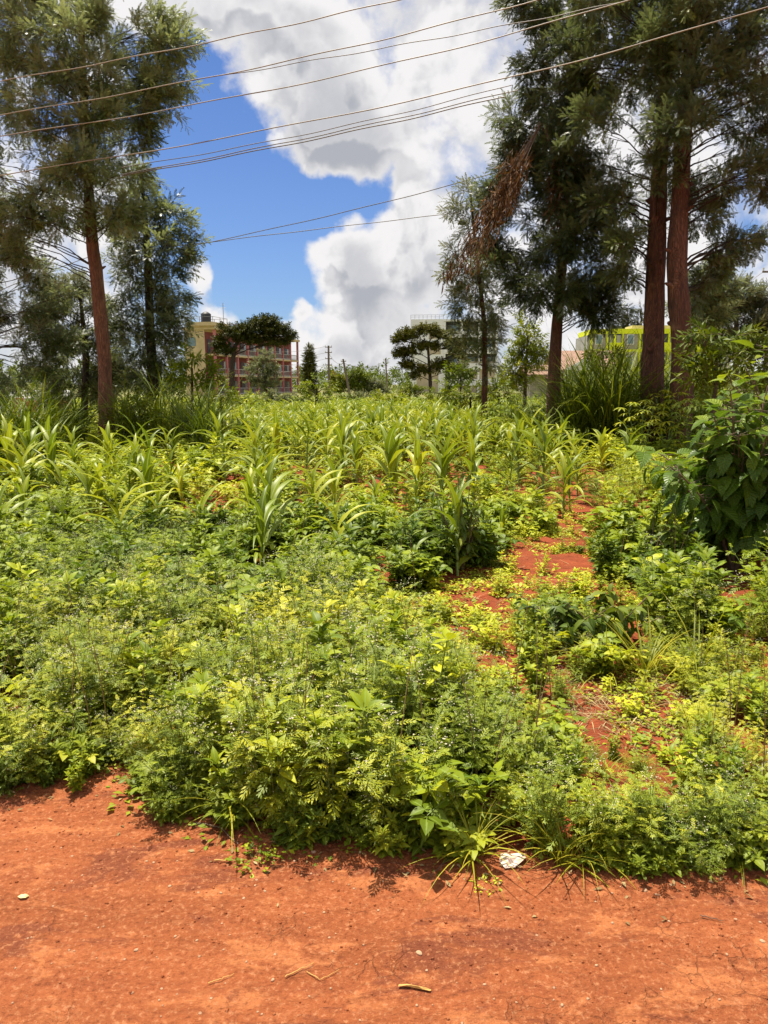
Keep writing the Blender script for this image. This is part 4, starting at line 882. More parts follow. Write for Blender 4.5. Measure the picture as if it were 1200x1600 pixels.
# bare soil patches: no tall plants there nor in front of them on the camera's side
PATCH = [[(770,1325),(835,1325),(840,1370),(770,1370)],[(615,960),(690,915),(770,885),(850,835),(930,800),(960,812),(900,845),(850,880),(925,880),(940,915),(1015,940),(1025,968),(955,950),(880,915),(810,925),(790,960),(800,1005),(730,1010),(710,970)],
         [(880,1075),(1000,1050),(1080,1090),(1075,1155),(970,1140),(890,1115)],
         [(1085,905),(1210,865),(1210,935),(1120,920)], [(565,870),(610,860),(620,905),(585,910)]]
def inpoly(x, y, P_):
    x = np.asarray(x); y = np.asarray(y); r = np.zeros(x.shape, bool); n = len(P_)
    for i in range(n):
        (xa,ya),(xb,yb) = P_[i], P_[(i+1)%n]
        if ya == yb: continue
        r ^= ((ya>y) != (yb>y)) & (x < (xb-xa)*(y-ya)/(yb-ya)+xa)
    return r
def allowed(x, y, h):
    """largest share of height h that leaves the bare patches in view; 0 inside a patch"""
    x = np.asarray(x, float); y = np.asarray(y, float); ok = np.ones(x.shape); 
    for P_ in PATCH:
        for f in (1.0,.85,.7,.55,.4,.25,.1):
            px, py = proj(x, y, h*f+.06); ok = np.where(inpoly(px, py, P_), np.minimum(ok, max(f-.15,0)), ok)
        px, py = proj(x, y, 0); ok = np.where(inpoly(px, py, P_), 0, ok)
    for mx_, my_, md_, mh_ in NR:
        for f in (1.0,.8,.6,.4,.2,0):
            px, py = proj(x, y, h*f); ok = np.where((y < md_+.22) & (abs(px-mx_) < mh_*.34) & (py < my_-mh_*.12) & (py > my_-mh_*1.0), np.minimum(ok, max(f-.12, .25)), ok)
    return ok
placed = []
NR = []
# ------------------------------------------------------------------ maize: notable plants, then the field
NM = [(410,900,108,'lone young maize plant with upright pale leaves at the near edge of the beans'),
      (148,830,105,'broad-leaved maize plant with twisted dark leaves in the left part of the beans'),
      (38,850,85,'narrow maize plant near the left edge of the picture'),
      (352,765,80,'maize plant with a dark folded leaf, behind and left of the lone young plant'),
      (285,800,60,'low maize plant with curling blue-green leaves in the left beans'),
      (478,745,85,'sturdy maize plant at the front of the thick maize stand'),
      (560,770,75,'spreading maize plant with arching leaves low in front of the maize stand'),
      (735,745,85,'light green maize plant above the dark coffee shrub'),
      (660,735,75,'upright yellow-green maize plant near the middle of the stand'),
      (848,780,100,'tall bright maize plant beside the red soil strip'),
      (880,810,85,'small maize plant with yellow-green upright leaf and one long arching leaf'),
      (785,860,60,'young maize shoot right of the dark coffee shrub'),
      (940,745,60,'maize plant standing in front of the feathery green weeds'),
      (265,735,55,'pale maize plant rising from the left beans below the tall grass'),
      (130,700,35,'small maize plant with curved leaf tips below the leaning red trunk')]
for i,(px,py,h,lab) in enumerate(NM):
    b = gr(px,py); H = h/FPX*b[1]*1.08; NR.append((px,py,b[1],h)); place(MZ[i%6], 'maize_plant', lab, 'maize', (b[0],b[1],float(gh(b[0],b[1]))-.01), rng.uniform(0,6.28), H/.80); placed.append((b[0],b[1]))
cnt = 0; tries = 0; MZN = []
def inzone(x, y):
    px, py = proj(x, y, .35)
    if y < 6.0: return 0
    if y < 12: return (.9 if y > 7.9 else .3) if 440 < px < 930 else (.75 if px < 440 and y > 6.6 else .10 if px<960 else 0)
    return .95 if 430 < px < 900 else (.28 if px <= 430 and px > 120 else .3 if px < 1000 and y < 14 else .0)
while cnt < 283 and tries < 20000:
    tries += 1; y = 6.0+26*rng.random()**1.15; x = rng.uniform(-.56,.56)*y
    if rng.random() > inzone(x, y): continue
    if placed and min((x-a)**2+(y-b)**2 for a,b in placed) < .16: continue
    if float(allowed(np.array([x]),np.array([y]),.6)[0]) < .7: continue
    s_ = rng.uniform(.75,1.18)*(1.05 if y > 9 else .85); placed.append((x,y)); cnt += 1
    if y > 10: lb, gp = 'green maize plant with long arching leaves within the thick maize stand', 'maize plants of the thick stand'
    else: lb, gp = 'scattered maize plant rising above low beans at the near side of the maize stand', 'maize plants scattered in the beans'
    ob = place(MZ[rng.integers(6)], 'maize_plant', lb, 'maize', (x,y,float(gh(x,y))-.01), rng.uniform(0,6.28), s_, gp); MZN.append((ob,'maize plant',x,y))
# beyond: the rest of the maize as one mass
G = Geo(); T3 = []
for i in range(3):
    s_, l_ = maize_geo(i, 1, 7, 4); T = Geo(); V,D_,Q,_ = l_.arr(); T.add(V,Q,D_,0); T3.append(T)
n = 2600; y = 15+45*rng.random(n)**1.1; px_ = U(300,930,n); x = (px_-600)/FPX*y*1.0; 
for i in range(3):
    q = np.arange(n)%3==i; G.inst(T3[i], zrot(U(0,6.28,q.sum())), np.stack([x[q],y[q],0*x[q]],-1), U(.2,.9,q.sum()), U(.6,1.0,q.sum())*np.clip(1.02-(y[q]-15)/140,.7,1))
tag(build('maize_field', G, M['maize']), 'distant mass of maize filling the far middle of the field', 'maize', kind='stuff')

# ------------------------------------------------------------------ cassava, tall grass
for px,py,h,lab in [(800,700,75,'cassava plant with pale splayed leaves left of the short dark trunk'),(765,705,70,'cassava plant with yellow tips in front of the slender silky oak'),(835,700,60,'cassava plant at the foot of the short dark trunk'),
                    (1040,720,100,'bright cassava plant at the foot of the paired trunks'),(1000,730,95,'blue-green cassava plant left of the paired trunks'),(1075,735,100,'cassava plant right of the paired trunks, against the large-leaved bush')]:
    b = gr(px,py); place(CS[rng.integers(3)], 'cassava_plant', lab, 'cassava', (b[0],b[1],0), rng.uniform(0,6), h/FPX*b[1]*1.15)
def ng(n, x0, x1, pyb0, pyb1, sc, lab, gp):
    for i in range(n):
        px = x0+(x1-x0)*(i+.5)/n+rng.uniform(-8,8); b = gr(px, rng.uniform(pyb0,pyb1)); place(NP[rng.integers(4)], 'napier_grass', lab, 'grass', (b[0],b[1],-.02), rng.uniform(0,6.28), sc*rng.uniform(.8,1.15), gp)
ng(15, -40, 130, 708, 742, 1.0, 'tall dark napier grass clump at the left edge below the orange wall', 'napier grass clumps at the left edge')
ng(11, 190, 345, 690, 722, 1.2, 'tall napier grass clump between the leaning red trunk and the flat-topped tree', 'napier grass clumps left of centre')
ng(38, 870, 1120, 672, 716, 1.5, 'tall dark napier grass clump around the paired trunks', 'napier grass clumps among the right trunks')
ng(10, 885, 1100, 655, 668, 2.1, 'tall napier grass clump behind the paired trunks', 'napier grass clumps behind the right trunks')
ng(7, 790, 865, 668, 700, .8, 'yellow-green napier grass clump left of the short dark trunk', 'napier grass clumps by the short trunk')

# ------------------------------------------------------------------ large-leaved bush at the right
def bigbush(label, base, stems, hgt, spread, nl, rz=0):
    t = thing('large_leaved_bush', label, 'bush', base); st = Geo(); lf = Geo(); TT = [leaf(.17*q,.105*q,7,'ovate',.22,.75,stalk=.02) for q in (.8,1,1.15)]
    ends = []
    for k in range(stems):
        az = k*2.4+rng.uniform(-.3,.3); sp = rng.uniform(.1,1.0); e = np.array([math.sin(az)*math.sin(sp)*spread, math.cos(az)*math.sin(sp)*spread, hgt*(math.cos(sp)**.6)*rng.uniform(.6,1.0)])
        b = bez(U(-.05,.05,3)*[1,1,0], e*.55*[.6,.6,1.25], e, 9); st.tube(b, np.linspace(.016,.005,9), 6)
        n = nl; tt = U(.18,1,n)**.8; P_ = np.stack([np.interp(tt, np.linspace(0,1,9), b[:,i]) for i in range(3)],-1); la = np.arange(n)*2.4+k
        off = sph(la, U(.0,.6,n))*U(.03,.16,n)[:,None]
        for i in range(n): st.tube([P_[i], P_[i]+off[i]], [.003,.002], 3, 0, cap=False)
        d = sph(la+U(-.4,.4,n), U(-1.2,-.1,n)+.9*(tt>.85))
        for i in range(3): q = np.arange(n)%3==i; lf.inst(TT[i], frames(d[q], NOUP(q.sum())), (P_+off)[q], np.clip(U(.0,.75,q.sum())+.25*(tt[q]>.85),0,1), U(.75,1.25,q.sum()))
    build('stem', st, M['twig'], t); build('leaves', lf, M['big'], t); return t
b1 = gr(1162,905); bigbush('large-leaved bush with ribbed drooping leaves at the right edge, the nearer of two', (b1[0],b1[1]+.15,0), 32, 1.62, 1.05, 38)
b2 = at(1235,700,7.4); bigbush('upright large-leaved bush behind the nearer one at the right edge', (b2[0],7.4,0), 16, 2.35, .95, 22)
# dark coffee shrubs and squash-like weeds
def darkshrub(px, py, hp, label, n=10, mat='dull', lw=.036, wide=.28):
    b = gr(px,py); H = hp/FPX*b[1]*1.1; t = thing('dark_shrub', label, 'shrub', (b[0],b[1],float(gh(b[0],b[1]))-.01)); st = Geo(); lf = Geo(); T = [leaf(.10*q,lw*q,4,'lance' if lw<.045 else 'ovate',.25,.9) for q in (.85,1.1)]
    for k in range(n):
        az = k*2.4; sp = rng.uniform(.05,.9); e = np.array([math.sin(az)*wide*math.sin(sp)*1.4, math.cos(az)*wide*math.sin(sp)*1.4, H*rng.uniform(.5,1)*math.cos(sp)**.4]); b_ = bez(np.zeros(3), e*.5+[0,0,.06], e, 7); st.tube(b_, np.linspace(.007,.003,7), 5)
        m_ = 17; tt = U(.2,1,m_); P_ = np.stack([np.interp(tt, np.linspace(0,1,7), b_[:,i]) for i in range(3)],-1)
        for i in range(2): q = np.arange(m_)%2==i; lf.inst(T[i], frames(sph(U(0,6.28,q.sum()), U(-.9,.5,q.sum())), NOUP(q.sum())), P_[q], U(0,1,q.sum()), U(.7,1.2,q.sum()))
    build('stem', st, M['twig'], t); build('leaves', lf, M[mat], t)
darkshrub(722,895,150,'dark glossy coffee shrub standing beside the bare red soil',16)
darkshrub(690,880,90,'lower dark coffee shrub on the left flank of the taller one',9)
darkshrub(880,1015,95,'dark broad-leaved vine clump between the red soil and the long grass',12,'dull',.06,.30)
darkshrub(950,1010,105,'dark broad-leaved weed with round leaves just left of the long grass clump',12,'dull',.06,.32)
darkshrub(1015,890,105,'shaded leafy weed left of the foot of the large-leaved bush',12,'dull',.045,.25)
darkshrub(1060,905,90,'shaded low weed under the large-leaved bush',12,'dull',.05,.25)
darkshrub(75,1110,100,'dark leafy weed at the left edge above the road',12,'dull',.045,.25)
darkshrub(690,1235,85,'nettle-like weed with toothed leaves at the road edge, right of the flowering clump',8,'broad',.055,.14)

# ------------------------------------------------------------------ near weeds as things
zone_names = {'fern':('fine-leaved weed dotted with tiny white flowers growing among others by the road','flowering fine-leaved weeds by the road','weed','fine_leaved_weed'),
 'bean':('low plant with three-part leaves growing among the near weeds','three-leafleted plants among the near weeds','bean plant','bean_plant'),
 'broad':('upright weed with paired pointed leaves growing among the near weeds','upright pointed-leaf weeds','weed','upright_weed'),
 'grass':('tuft of narrow green grass growing among the near weeds','grass tufts among the near weeds','grass','grass_tuft'),
 'low':('small ground-hugging weed with rounded leaves on the red soil','ground-hugging weeds on the soil','weed','creeping_weed')}
def zonepick(x, y):
    px, py = proj(x, y, 0); r = rng.random()
    if y-edge(x) < .12 and r < .25: return 'low'
    if px < 430 or (430 <= px < 760 and y < 4.0): 
        return 'fern' if r < .58 else 'broad' if r < .80 else 'grass' if r < .90 else 'bean'
    if y < 5: return 'fern' if r < .42 else 'broad' if r < .64 else 'low' if r < .8 else 'grass' if r < .88 else 'bean'
    return 'bean' if r < .5 else 'broad' if r < .8 else 'low'
KH = {'fern':.52,'bean':.36,'broad':.46,'grass':.36,'low':.08}
def hscale(x, y):
    px, py = proj(x, y, 0); e = y-edge(x); s_ = .95+.22*float(fbm(np.array([x*2.2]),np.array([y*2.2]),2,77)[0])*2
    if y < 4.2: 
        s_ *= .92 if px < 740 else .48
        if 400 < px < 700 and y < 3.3: s_ *= 1.22
    elif px > 620: s_ *= .85
    return s_*min(1,.62+e*1.6)
NAMED = []
n_near = 0; near_pos = []
while n_near < 285:
    y = 2.3+rng.random()**1.1*2.9; x = rng.uniform(-.60,.60)*(y+.4)
    if y < float(edge(x))+.03: continue
    kd = zonepick(x, y); s_ = hscale(x, y)*rng.uniform(.8,1.15); a = float(allowed(np.array([x]),np.array([y]),KH[kd]*s_)[0])
    if a < .3:
        if rng.random() < .35 and kd != 'grass': kd = 'low'; s_ = rng.uniform(.6,1)
        else: continue
    else: s_ *= a
    if near_pos and min((x-p)**2+(y-q)**2 for p,q in near_pos) < (.09 if kd!='low' else .05)**2: continue
    near_pos.append((x,y)); n_near += 1; lb, gp, ct, nm = zone_names[kd]
    ob = place(WD[kd][rng.integers(3)], nm, lb, ct, (x,y,float(gh(x,y))-.008), rng.uniform(0,6.28), s_, gp, rng.uniform(-.12,.12)); NAMED.append((ob, dict(fern='fine-leaved flowering weed',bean='low three-leafleted plant',broad='pointed-leaf weed',grass='narrow grass tuft',low='creeping weed')[kd], x, y))
ORD = 'first second third fourth fifth sixth seventh eighth ninth tenth eleventh twelfth thirteenth fourteenth fifteenth sixteenth seventeenth eighteenth nineteenth twentieth'.split()
def name_all(items, marks):
    bk = {}
    for ob, ph, x, y in items:
        ds = [(math.hypot(x-a, y-b), l, a, b) for l,a,b in marks]; d, l, a, b = min(ds); dx, dy = x-a, y-b
        s1 = 'behind' if dy > 0 else 'in front'; s2 = 'right' if dx > 0 else 'left'
        w_ = s1+(' of' if dy <= 0 else '') if abs(dy) > 2*abs(dx) else s2+' of' if abs(dx) > 2*abs(dy) else s1+' and '+s2+' of'
        bk.setdefault((ph,w_,l), []).append((d, ob))
    for (ph,w_,l), v in bk.items():
        v.sort(key=lambda q: q[0])
        for i,(d,ob) in enumerate(v):
            if i < len(ORD): ob['label'] = f"{ph}, {ORD[i]} {w_} {l}"
MK = [(l,*gr(px,py)[:2]) for l,px,py in (('the bare notch in the road edge',190,1215),('the largest flowering clump',520,1280),('the white plastic scrap',802,1345),('the long drooping grass tuft',880,1355),('the leafy runner',420,1320),
      ('the left grass tuft',365,1275),('the long bright grass clump',1010,1062),('the dark broad-leaved weeds',915,1012),('the fallen dead branch',190,1190),('the upright grass clump',560,985),('the dark weed at the left edge',75,1110),('the nettle-like weed',690,1235),('the dry straw patch',980,1110),('the lone young maize',410,900))]
name_all(NAMED, MK)
name_all([q for q in MZN if q[3] < 13], [(l,*gr(px,py)[:2]) for l,px,py in (('the leaning red trunk',166,700),('the dark coffee shrub',722,895),('the short dark trunk',866,690),('the sturdy front maize',478,745),('the spreading low maize',560,770),('the tall bright maize by the soil',848,780),('the tall grass on the left',270,705),('the maize above the coffee shrub',735,745),('the curling blue-green maize',285,800),('the twisted dark maize',148,830))])
# particular weeds
def special(kd, px, py, s_, lab, nm=None, i=0, tilt=0):
    b = gr(px,py); z = max(float(gh(b[0],b[1])), float(rh(b[0],b[1]))); return place(WD[kd][i], nm or zone_names[kd][3], lab, zone_names[kd][2], (b[0],b[1],z-.005), rng.uniform(0,6.28), s_, None, tilt)
special('fern',520,1292,1.12,'largest white-flowering fine-leaved clump at the middle of the road edge',i=0)
special('fern',430,1285,1.05,'fine-leaved flowering clump left of the largest one at the road edge',i=1)
special('fern',610,1300,1.05,'fine-leaved flowering clump right of the largest one at the road edge',i=2)
special('fern',280,1252,.8,'fine-leaved weed with white flowers right of the bare notch in the road edge',i=1)
special('fern',50,1222,.7,'fine-leaved flowering weed at the left end of the road edge',i=2)
special('fern',1010,1335,.72,'feathery bright weed on the right part of the road edge',i=0)
special('fern',1110,1330,.66,'feathery weed near the right end of the road edge',i=1)
special('fern',850,1325,.75,'bushy fine-leaved weed above the long grass tuft at the road edge',i=2)
special('fern',940,1330,.66,'low feathery weed just right of the long grass tuft',i=1)
special('grass',880,1352,.85,'long drooping grass tuft spilling onto the red road',i=0)
special('grass',915,1350,.6,'second drooping grass tuft touching the long one on the road edge',i=1)
special('grass',740,1340,.75,'dry-tipped grass tuft lying over the road edge left of the white litter',i=1)
special('grass',365,1275,.85,'grass tuft with broad blades at the road edge left of centre',i=2)
special('grass',1010,1062,1.35,'long bright grass clump right of the dark broad-leaved weeds',i=0)
special('grass',1085,1060,1.3,'long green grass clump at the right, below the large-leaved bush',i=2)
special('grass',950,1060,1.1,'arching grass clump beside the yellow-green round leaf',i=1)
special('grass',1150,1335,.6,'short grass tuft at the right end of the road edge',i=1)
special('grass',560,985,.9,'upright grass clump behind the largest flowering clump',i=2)
special('low',395,1345,.6,'small leafy runner creeping out onto the road',i=0)
special('low',425,1320,.7,'leafy runner at the road edge left of centre',i=1)
special('broad',120,1238,.28,'small seedling in the bare notch of the road edge',i=0)
special('low',592,1325,.4,'tiny seedling on the road below the largest flowering clump',i=2)
special('low',760,1385,.35,'tiny seedling on the road left of the white litter',i=1)
special('bean',935,1060,.7,'yellow-green plant with round leaves in front of the long grass clump',i=0)
special('bean',1095,915,.6,'small plant with pale round leaves in front of the shaded soil',i=1)

# ------------------------------------------------------------------ ground cover (nobody could count it)
def cover(name, label, n, ysamp, xr, dens_f, hi, mats3, cat='ground cover', kinds=None):
    G = Geo(); P_ = {k:[[],[],[]] for k in WG}
    y = ysamp(n); x = U(-xr,xr,n)*(y+.4); q = y > edge(x)+.04; x, y = x[q], y[q]
    px, py = proj(x, y, 0); kd = kinds(x, y, px); s_ = .72+1.3*(fbm(x*1.5,y*1.5,3,55)+.15)+U(-.36,.34,len(x)); s_ *= dens_f(x, y, px)
    hh = np.array([KH[k] for k in kd]); a = allowed(x, y, hh*s_); keep = (a > .3) | (rng.random(len(x)) < .10)
    kd = np.where(a > .3, kd, 'low'); s_ = np.where(a > .3, s_*a, U(.5,.9,len(x)))
    for k in WG:
        for i in range(2):
            m_ = keep & (kd == k) & (np.arange(len(x))%2 == i); T = WG[k][i+(0 if hi else 2)]
            if m_.sum(): G.inst(T, zrot(U(0,6.28,m_.sum())), np.stack([x[m_], y[m_], gh(x[m_],y[m_])-.01],-1), np.clip(.5+1.5*fbm(x[m_]*1.1,y[m_]*1.1,3,12)+U(-.35,.35,m_.sum()),0,1), s_[m_])
    return tag(build(name, G, mats3), label, cat, kind='stuff')
def kz(x, y, px):
    r = rng.random(len(x)); near = (px<430)|((px<760)&(y<4)); k = np.where(near, np.where(r<.60,'fern',np.where(r<.76,'broad',np.where(r<.95,'grass','low'))), np.where(y<5, np.where(r<.40,'fern',np.where(r<.6,'broad',np.where(r<.75,'low',np.where(r<.87,'grass','bean')))), np.where(r<.5,'bean',np.where(r<.80,'broad',np.where(r<.9,'grass','low')))))
    k = np.where((y>4.3)&(px<430), np.where(r<.22,'fern',np.where(r<.68,'bean','broad')), k); return k
def kfar(x, y, px):
    r = rng.random(len(x)); k = np.where(r<.6,'bean',np.where(r<.96,'broad','fern')); k = np.where((px>830)&(px<1020)&(y<13)&(r<.75),'fern',k); return k
MX = [M['fern'], M['stem'], M['flower']]; MXB = [M['broad'], M['stem'], M['flower']]
cover('weed_cover', 'tangle of small mixed weeds filling the ground along the road', 430, lambda n: 2.35+U(0,1,n)**.9*2.4, .62, lambda x,y,px: np.where(px<740,.70,.36)*np.minimum(1,.6+(y-edge(x))*1.5), True, MX, kinds=kz)
cover('weed_cover', 'knee-high mixed weeds and beans covering the middle of the field', 1500, lambda n: 4.4+U(0,1,n)*3.6, .62, lambda x,y,px: .86+0*x, True, MXB, kinds=kz)
cover('bean_cover', 'continuous low beans and weeds covering the back of the field', 4600, lambda n: 7.6+U(0,1,n)**.8*16, .64, lambda x,y,px: np.where((px>430)&(px<940)&(y>8.5),.62,.92), False, MXB, kinds=kfar)
cover('bean_cover', 'far low green growth out to the distant shrubs', 3200, lambda n: 22+U(0,1,n)*48, .66, lambda x,y,px: 1.3+0*x, False, MXB, kinds=kfar)
G = Geo(); n = 230; x = U(-1.9,2.0,n); y = edge(x)+U(-.05,.12,n)
q = (abs(x-gr(802,1350)[0])>.10)&(abs(x-gr(880,1350)[0])>.10); x, y = x[q], y[q]; n = len(x)
for i,kd in enumerate(('low','broad','fern','bean')):
    m_ = np.arange(n)%4==i; k_ = m_.sum(); G.inst(WG[kd][0], zrot(U(0,6.28,k_)), np.stack([x[m_],y[m_],gh(x[m_],y[m_])-.0],-1), U(.1,1,k_), U(.5,1.2,k_) if kd=='low' else U(.22,.5,k_))
tag(build('edge_cover', G, MX), 'fringe of small seedlings and low leaves along the road edge', 'ground cover', kind='stuff')
# scattered creeping leaves over the bare soil
G = Geo(); n = 1300; x = U(-.6,2.6,n); y = U(3.0,9.5,n); q = (fbm(x*2.2,y*2.2,3,8) > -.02); x, y = x[q], y[q]
G.inst(WG['low'][0], zrot(U(0,6.28,len(x))), np.stack([x,y,gh(x,y)-.012],-1), U(.2,1,len(x)), U(.35,1.1,len(x)))
for kd,k_ in (('bean',110),('broad',90),('fern',60)):
    ii = rng.choice(len(x), k_, False); G.inst(WG[kd][2], zrot(U(0,6.28,k_)), np.stack([x[ii],y[ii],gh(x[ii],y[ii])-.012],-1), U(.1,1,k_), U(.22,.48,k_))
tag(build('creeper_cover', G, MXB), 'sparse creeping leaves scattered over the bare red soil', 'ground cover', kind='stuff')
# dry straw lying on the soil
G = Geo(); T = [leaf(.16*q,.0045,3,'blade',.2,d_) for q,d_ in ((.7,.2),(1,.5),(1.3,.9))]
n = 1500; x = np.concatenate([U(.9,1.6,n//2), U(.2,1.6,n//3), U(-2.5,2.6,n-n//2-n//3)]); y = np.concatenate([U(3.1,3.95,n//2), U(3.4,6.8,n//3), U(2.35,9,n-n//2-n//3)])
q = y > edge(x)-.02; x, y = x[q], y[q]
for i in range(3):
    m_ = np.arange(len(x))%3==i; k = m_.sum(); G.inst(T[i], frames(sph(U(0,6.28,k), U(-.1,.25,k)), NOUP(k)), np.stack([x[m_],y[m_],gh(x[m_],y[m_])+U(.002,.02,k)],-1), U(0,1,k), U(.5,1.3,k))
tag(build('dry_straw', G, M['straw']), 'dry grass stalks lying scattered on the red soil', 'straw', kind='stuff')

# ------------------------------------------------------------------ crumbs, litter and dry stalks
def clod(seed):
    r_ = np.random.default_rng(seed); V = np.array([(x,y,z) for x in (-1,1) for y in (-1,1) for z in (-.5,.6)], float); V[:, :2] *= np.where(V[:,2:]>0,.6,1); V += r_.uniform(-.25,.25,V.shape)
    G = Geo(); G.add(V, [(0,1,3,2),(4,6,7,5),(0,4,5,1),(2,3,7,6),(0,2,6,4),(1,5,7,3)]); return G
G = Geo(); n = 5200; x = U(-2.1,2.1,n); e_ = rng.beta(1,2.6,n)*1.15; y = edge(x)+.10-e_; sc = .0008+.0042*rng.random(n)**4+.0012*(e_<.25)
for i in range(4):
    m_ = np.arange(n)%4==i; k_ = m_.sum(); G.inst(clod(i), zrot(U(0,6.28,k_)), np.stack([x[m_],y[m_],np.maximum(rh(x[m_],y[m_]),gh(x[m_],y[m_]))+sc[m_]*.3],-1), None, sc[m_])
tag(build('soil_crumbs', G, M['road'], smooth=False), 'loose crumbs of red soil scattered over the road', 'soil', kind='stuff')
G = Geo(); n = 420; T = [leaf(.03,.013,3,'ovate',.4,q) for q in (.3,.9,-.5)]; x = U(-2,2.1,n); y = edge(x)+.1-rng.beta(1,4,n)*.6
for i in range(3):
    m_ = np.arange(n)%3==i; k_ = m_.sum(); G.inst(T[i], frames(sph(U(0,6.28,k_),U(-.1,.3,k_)), NOUP(k_)), np.stack([x[m_],y[m_],np.maximum(rh(x[m_],y[m_]),gh(x[m_],y[m_]))+.004],-1), U(0,1,k_), U(.3,1.1,k_))
tag(build('leaf_litter', G, M['straw']), 'bits of dry leaf and chaff along the foot of the weeds', 'leaf litter', kind='stuff')
G = Geo(); n = 260; y = 2.5+5*rng.random(n)**1.3; x = U(-.6,.6,n)*y; q = y > edge(x)+.05; x, y = x[q], y[q]; ok_ = allowed(x, y, .5) > .8
for a_, b_ in zip(x[ok_], y[ok_]):
    h_ = rng.uniform(.3,.72); t_ = U(-.25,.25,2)*h_; c_ = np.array([a_,b_,0]); G.tube(bez(c_, c_+[t_[0]*.2,t_[1]*.2,h_*.6], c_+[t_[0],t_[1],h_], 6), np.linspace(.003,.001,6), 4, 0, cap=False)
tag(build('dry_stalks', G, M['straw']), 'thin dry stalks standing among the green weeds', 'dry stalks', kind='stuff')

# ------------------------------------------------------------------ small things on the road
M['pebble'] = plain('pale_pebble', (.55,.36,.22), (.38,.2,.11), 40, .85, .4, 60); M['paper'] = plain('crumpled_plastic', (.75,.62,.52), (.62,.42,.33), 25, .5)
M['stick'] = plain('yellow_stick', (.55,.33,.09), (.42,.22,.06), 20, .7, stretch=(1,8,1)); M['paleleaf'] = plain('fallen_leaf', (.66,.55,.26), (.55,.42,.16), 30, .6)
def pebble(seed):
    G = Geo(); k = 8; rr_ = []; V = []
    lat = np.linspace(-1.3,1.3,5); r_ = np.random.default_rng(seed); sx, sy, sz = r_.uniform(.7,1.2), r_.uniform(.6,1), r_.uniform(.35,.6)
    for la in lat:
        for j in range(k): a = j/k*6.283; q = 1+r_.uniform(-.2,.2); V.append((math.cos(la)*math.cos(a)*sx*q, math.cos(la)*math.sin(a)*sy*q, math.sin(la)*sz*q))
    Q = [(i*k+j, i*k+(j+1)%k, (i+1)*k+(j+1)%k, (i+1)*k+j) for i in range(4) for j in range(k)]
    Q += [(4*k,4*k+1,4*k+2,4*k+3),(4*k+4,4*k+5,4*k+6,4*k+7),(4*k,4*k+3,4*k+4,4*k+7)]; G.add(V,Q); return mesh_of('pebble', G, [M['pebble']])
PB = [pebble(i) for i in range(5)]
for (px,py,r_) in [(655,1492,.011),(545,1385,.004),(757,1541,.005),(955,1349,.006),(1008,1392,.008),(1110,1380,.007),(1191,1475,.008),(957,1443,.006),(932,1510,.005),(265,1385,.006),(878,1573,.006),(918,1563,.004),(213,1487,.006),(490,1335,.008),(460,1348,.006),(1160,1376,.006),(1048,1385,.006),(1030,1400,.004)]+[(rng.uniform(0,1200), rng.uniform(1310,1600), rng.uniform(.0025,.0055)) for _ in range(70)]:
    b = gr(px,py); o = link('pebble', PB[rng.integers(5)]); o.location = (b[0],b[1],float(rh(b[0],b[1]))+.001); o.scale = (r_,)*3; o.rotation_euler = (0,0,rng.uniform(0,6)); tag(o, 'small pale pebble embedded in the red road', 'pebble', 'pebbles on the road')
def flatthing(name, px, py, mat, outline, th, lab, cat, rz=0, bend=.0, seed=1):
    b = gr(px,py); G = Geo(); o_ = np.array(outline, float); n = len(o_); r_ = np.random.default_rng(seed); z = r_.uniform(0,bend,n) if bend else np.zeros(n); c_ = o_.mean(0)
    ring = np.column_stack([o_, z]); inner = np.column_stack([c_+(o_-c_)*.5, z*.3+r_.uniform(0,bend+1e-6,n)*1.4+th]); cc_ = np.array([[c_[0],c_[1],th+bend*.6]])
    V = np.concatenate([ring, inner, cc_]); Q = [(i,(i+1)%n,n+(i+1)%n,n+i) for i in range(n)]+[(n+i,n+(i+1)%n,n+(i+2)%n,2*n) for i in range(0,n-1,2)]
    G.add(V,Q); o = build(name,G,mat,smooth=False); o.location = (b[0],b[1],float(rh(b[0],b[1]))+.004); o.rotation_euler = (0,0,rz); return tag(o,lab,cat)
flatthing('litter',802,1350,M['paper'],[(-.045,-.028),(-.01,-.035),(.04,-.012),(.05,.014),(.018,.03),(-.012,.022),(-.03,.038),(-.048,.01)],.006,'crumpled white and orange plastic scrap on the road edge beside the long grass tuft','litter',.3,.014,3)
flatthing('fallen_leaf',37,1407,M['paleleaf'],[(-.016,-.004),(-.004,-.012),(.012,-.008),(.017,.003),(.006,.011),(-.010,.009)],.002,'small pale yellow dead leaf on the road at the left','leaf',0,.004,5)
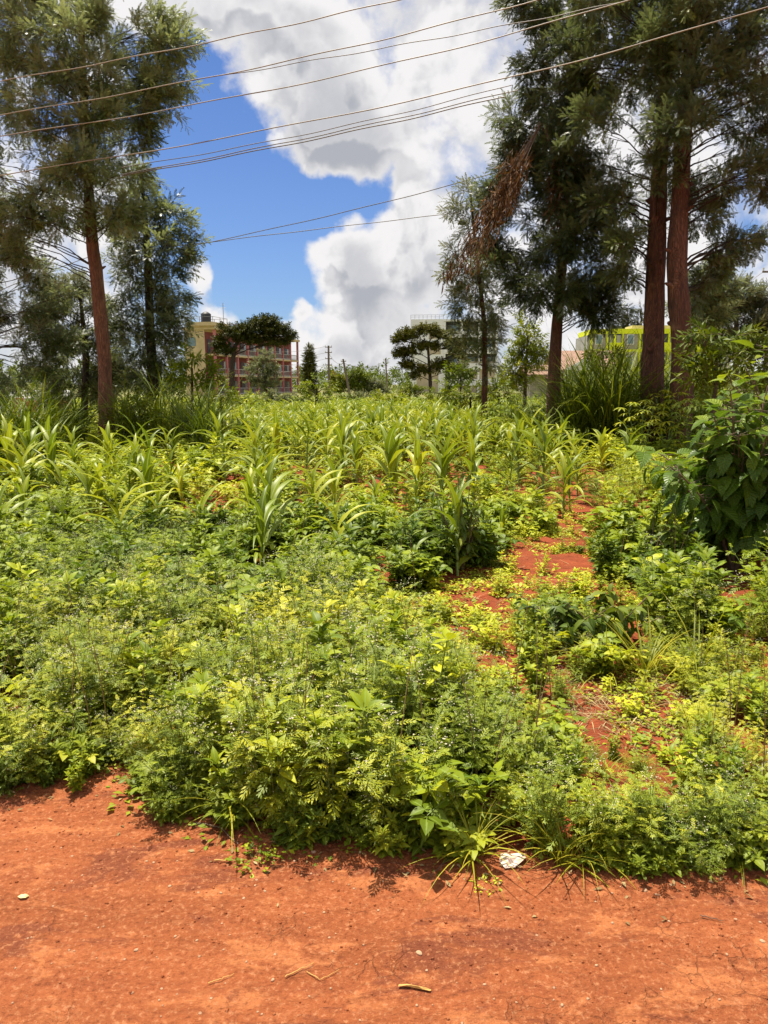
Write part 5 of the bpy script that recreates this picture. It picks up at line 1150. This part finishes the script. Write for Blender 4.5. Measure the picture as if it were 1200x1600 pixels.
flatthing('wood_chip',648,1546,M['stick'],[(-.042,.008),(-.02,.010),(.03,-.002),(.044,-.010),(.040,-.016),(.02,-.010),(-.02,0),(-.045,.001)],.003,'flat yellow wood chip lying on the road at the bottom centre','wood chip',0,.003,6)
def twig(pts, r_, lab, mat='twig', br=()):
    P_ = np.array([list(gr(*p)[:2])+[0] for p in pts]); o_ = P_[0].copy(); P_[:,2] = [float(max(rh(a,b),gh(a,b)))+.004+r_ for a,b,_ in P_]; o_[2] = P_[0,2]
    t = np.linspace(0,len(P_)-1,14); C_ = np.stack([np.interp(t, np.arange(len(P_)), P_[:,i]) for i in range(3)],-1)-o_; G = Geo(); G.tube(C_+U(-.002,.002,(14,3)), np.linspace(r_,r_*.5,14), 6)
    for (i,dx,dy,dz) in br: G.tube([C_[i], C_[i]+[dx*.5,dy*.5,dz*.6], C_[i]+[dx,dy,dz]], [r_*.7,r_*.5,r_*.3], 4)
    o = build('twig',G,M[mat]); o.location = o_; return tag(o,lab,'twig')
twig([(305,1290),(345,1298),(372,1325)], .0035, 'thin bent twig on the road below the left grass tuft')
twig([(335,1348),(380,1350)], .003, 'short pale stalk on the road left of the leafy runner','stick')
twig([(325,1540),(365,1525)], .0016, 'very thin straw on the road at the lower left centre','stick')
twig([(445,1530),(490,1510)], .0018, 'pale straw lying near the middle of the road','stick')
twig([(480,1522),(500,1535),(530,1520)], .0015, 'kinked straw right of the middle pale straw','stick')
twig([(1095,1437),(1130,1445)], .0018, 'dark thin twig on the right part of the road')
twig([(700,1345),(670,1375)], .002, 'thin twig on the road left of the dry-tipped grass')
twig([(150,1150),(185,1185),(235,1225)], .006, 'fallen dead branch with side shoots above the bare notch in the road edge', 'twig', ((3,.08,.02,.08),(5,-.07,.05,.10),(8,.1,-.02,.05),(9,-.05,.03,.12),(11,.06,-.05,.03)))
twig([(85,1165),(140,1180),(205,1200)], .004, 'second fallen dead stem crossing the dead branch at the left', 'twig', ((3,.05,.03,.1),(6,-.04,.02,.12),(9,.04,.05,.09)))
print('script done', sum(len(o.data.polygons) for o in S.objects if o.type=='MESH'), len(S.objects))
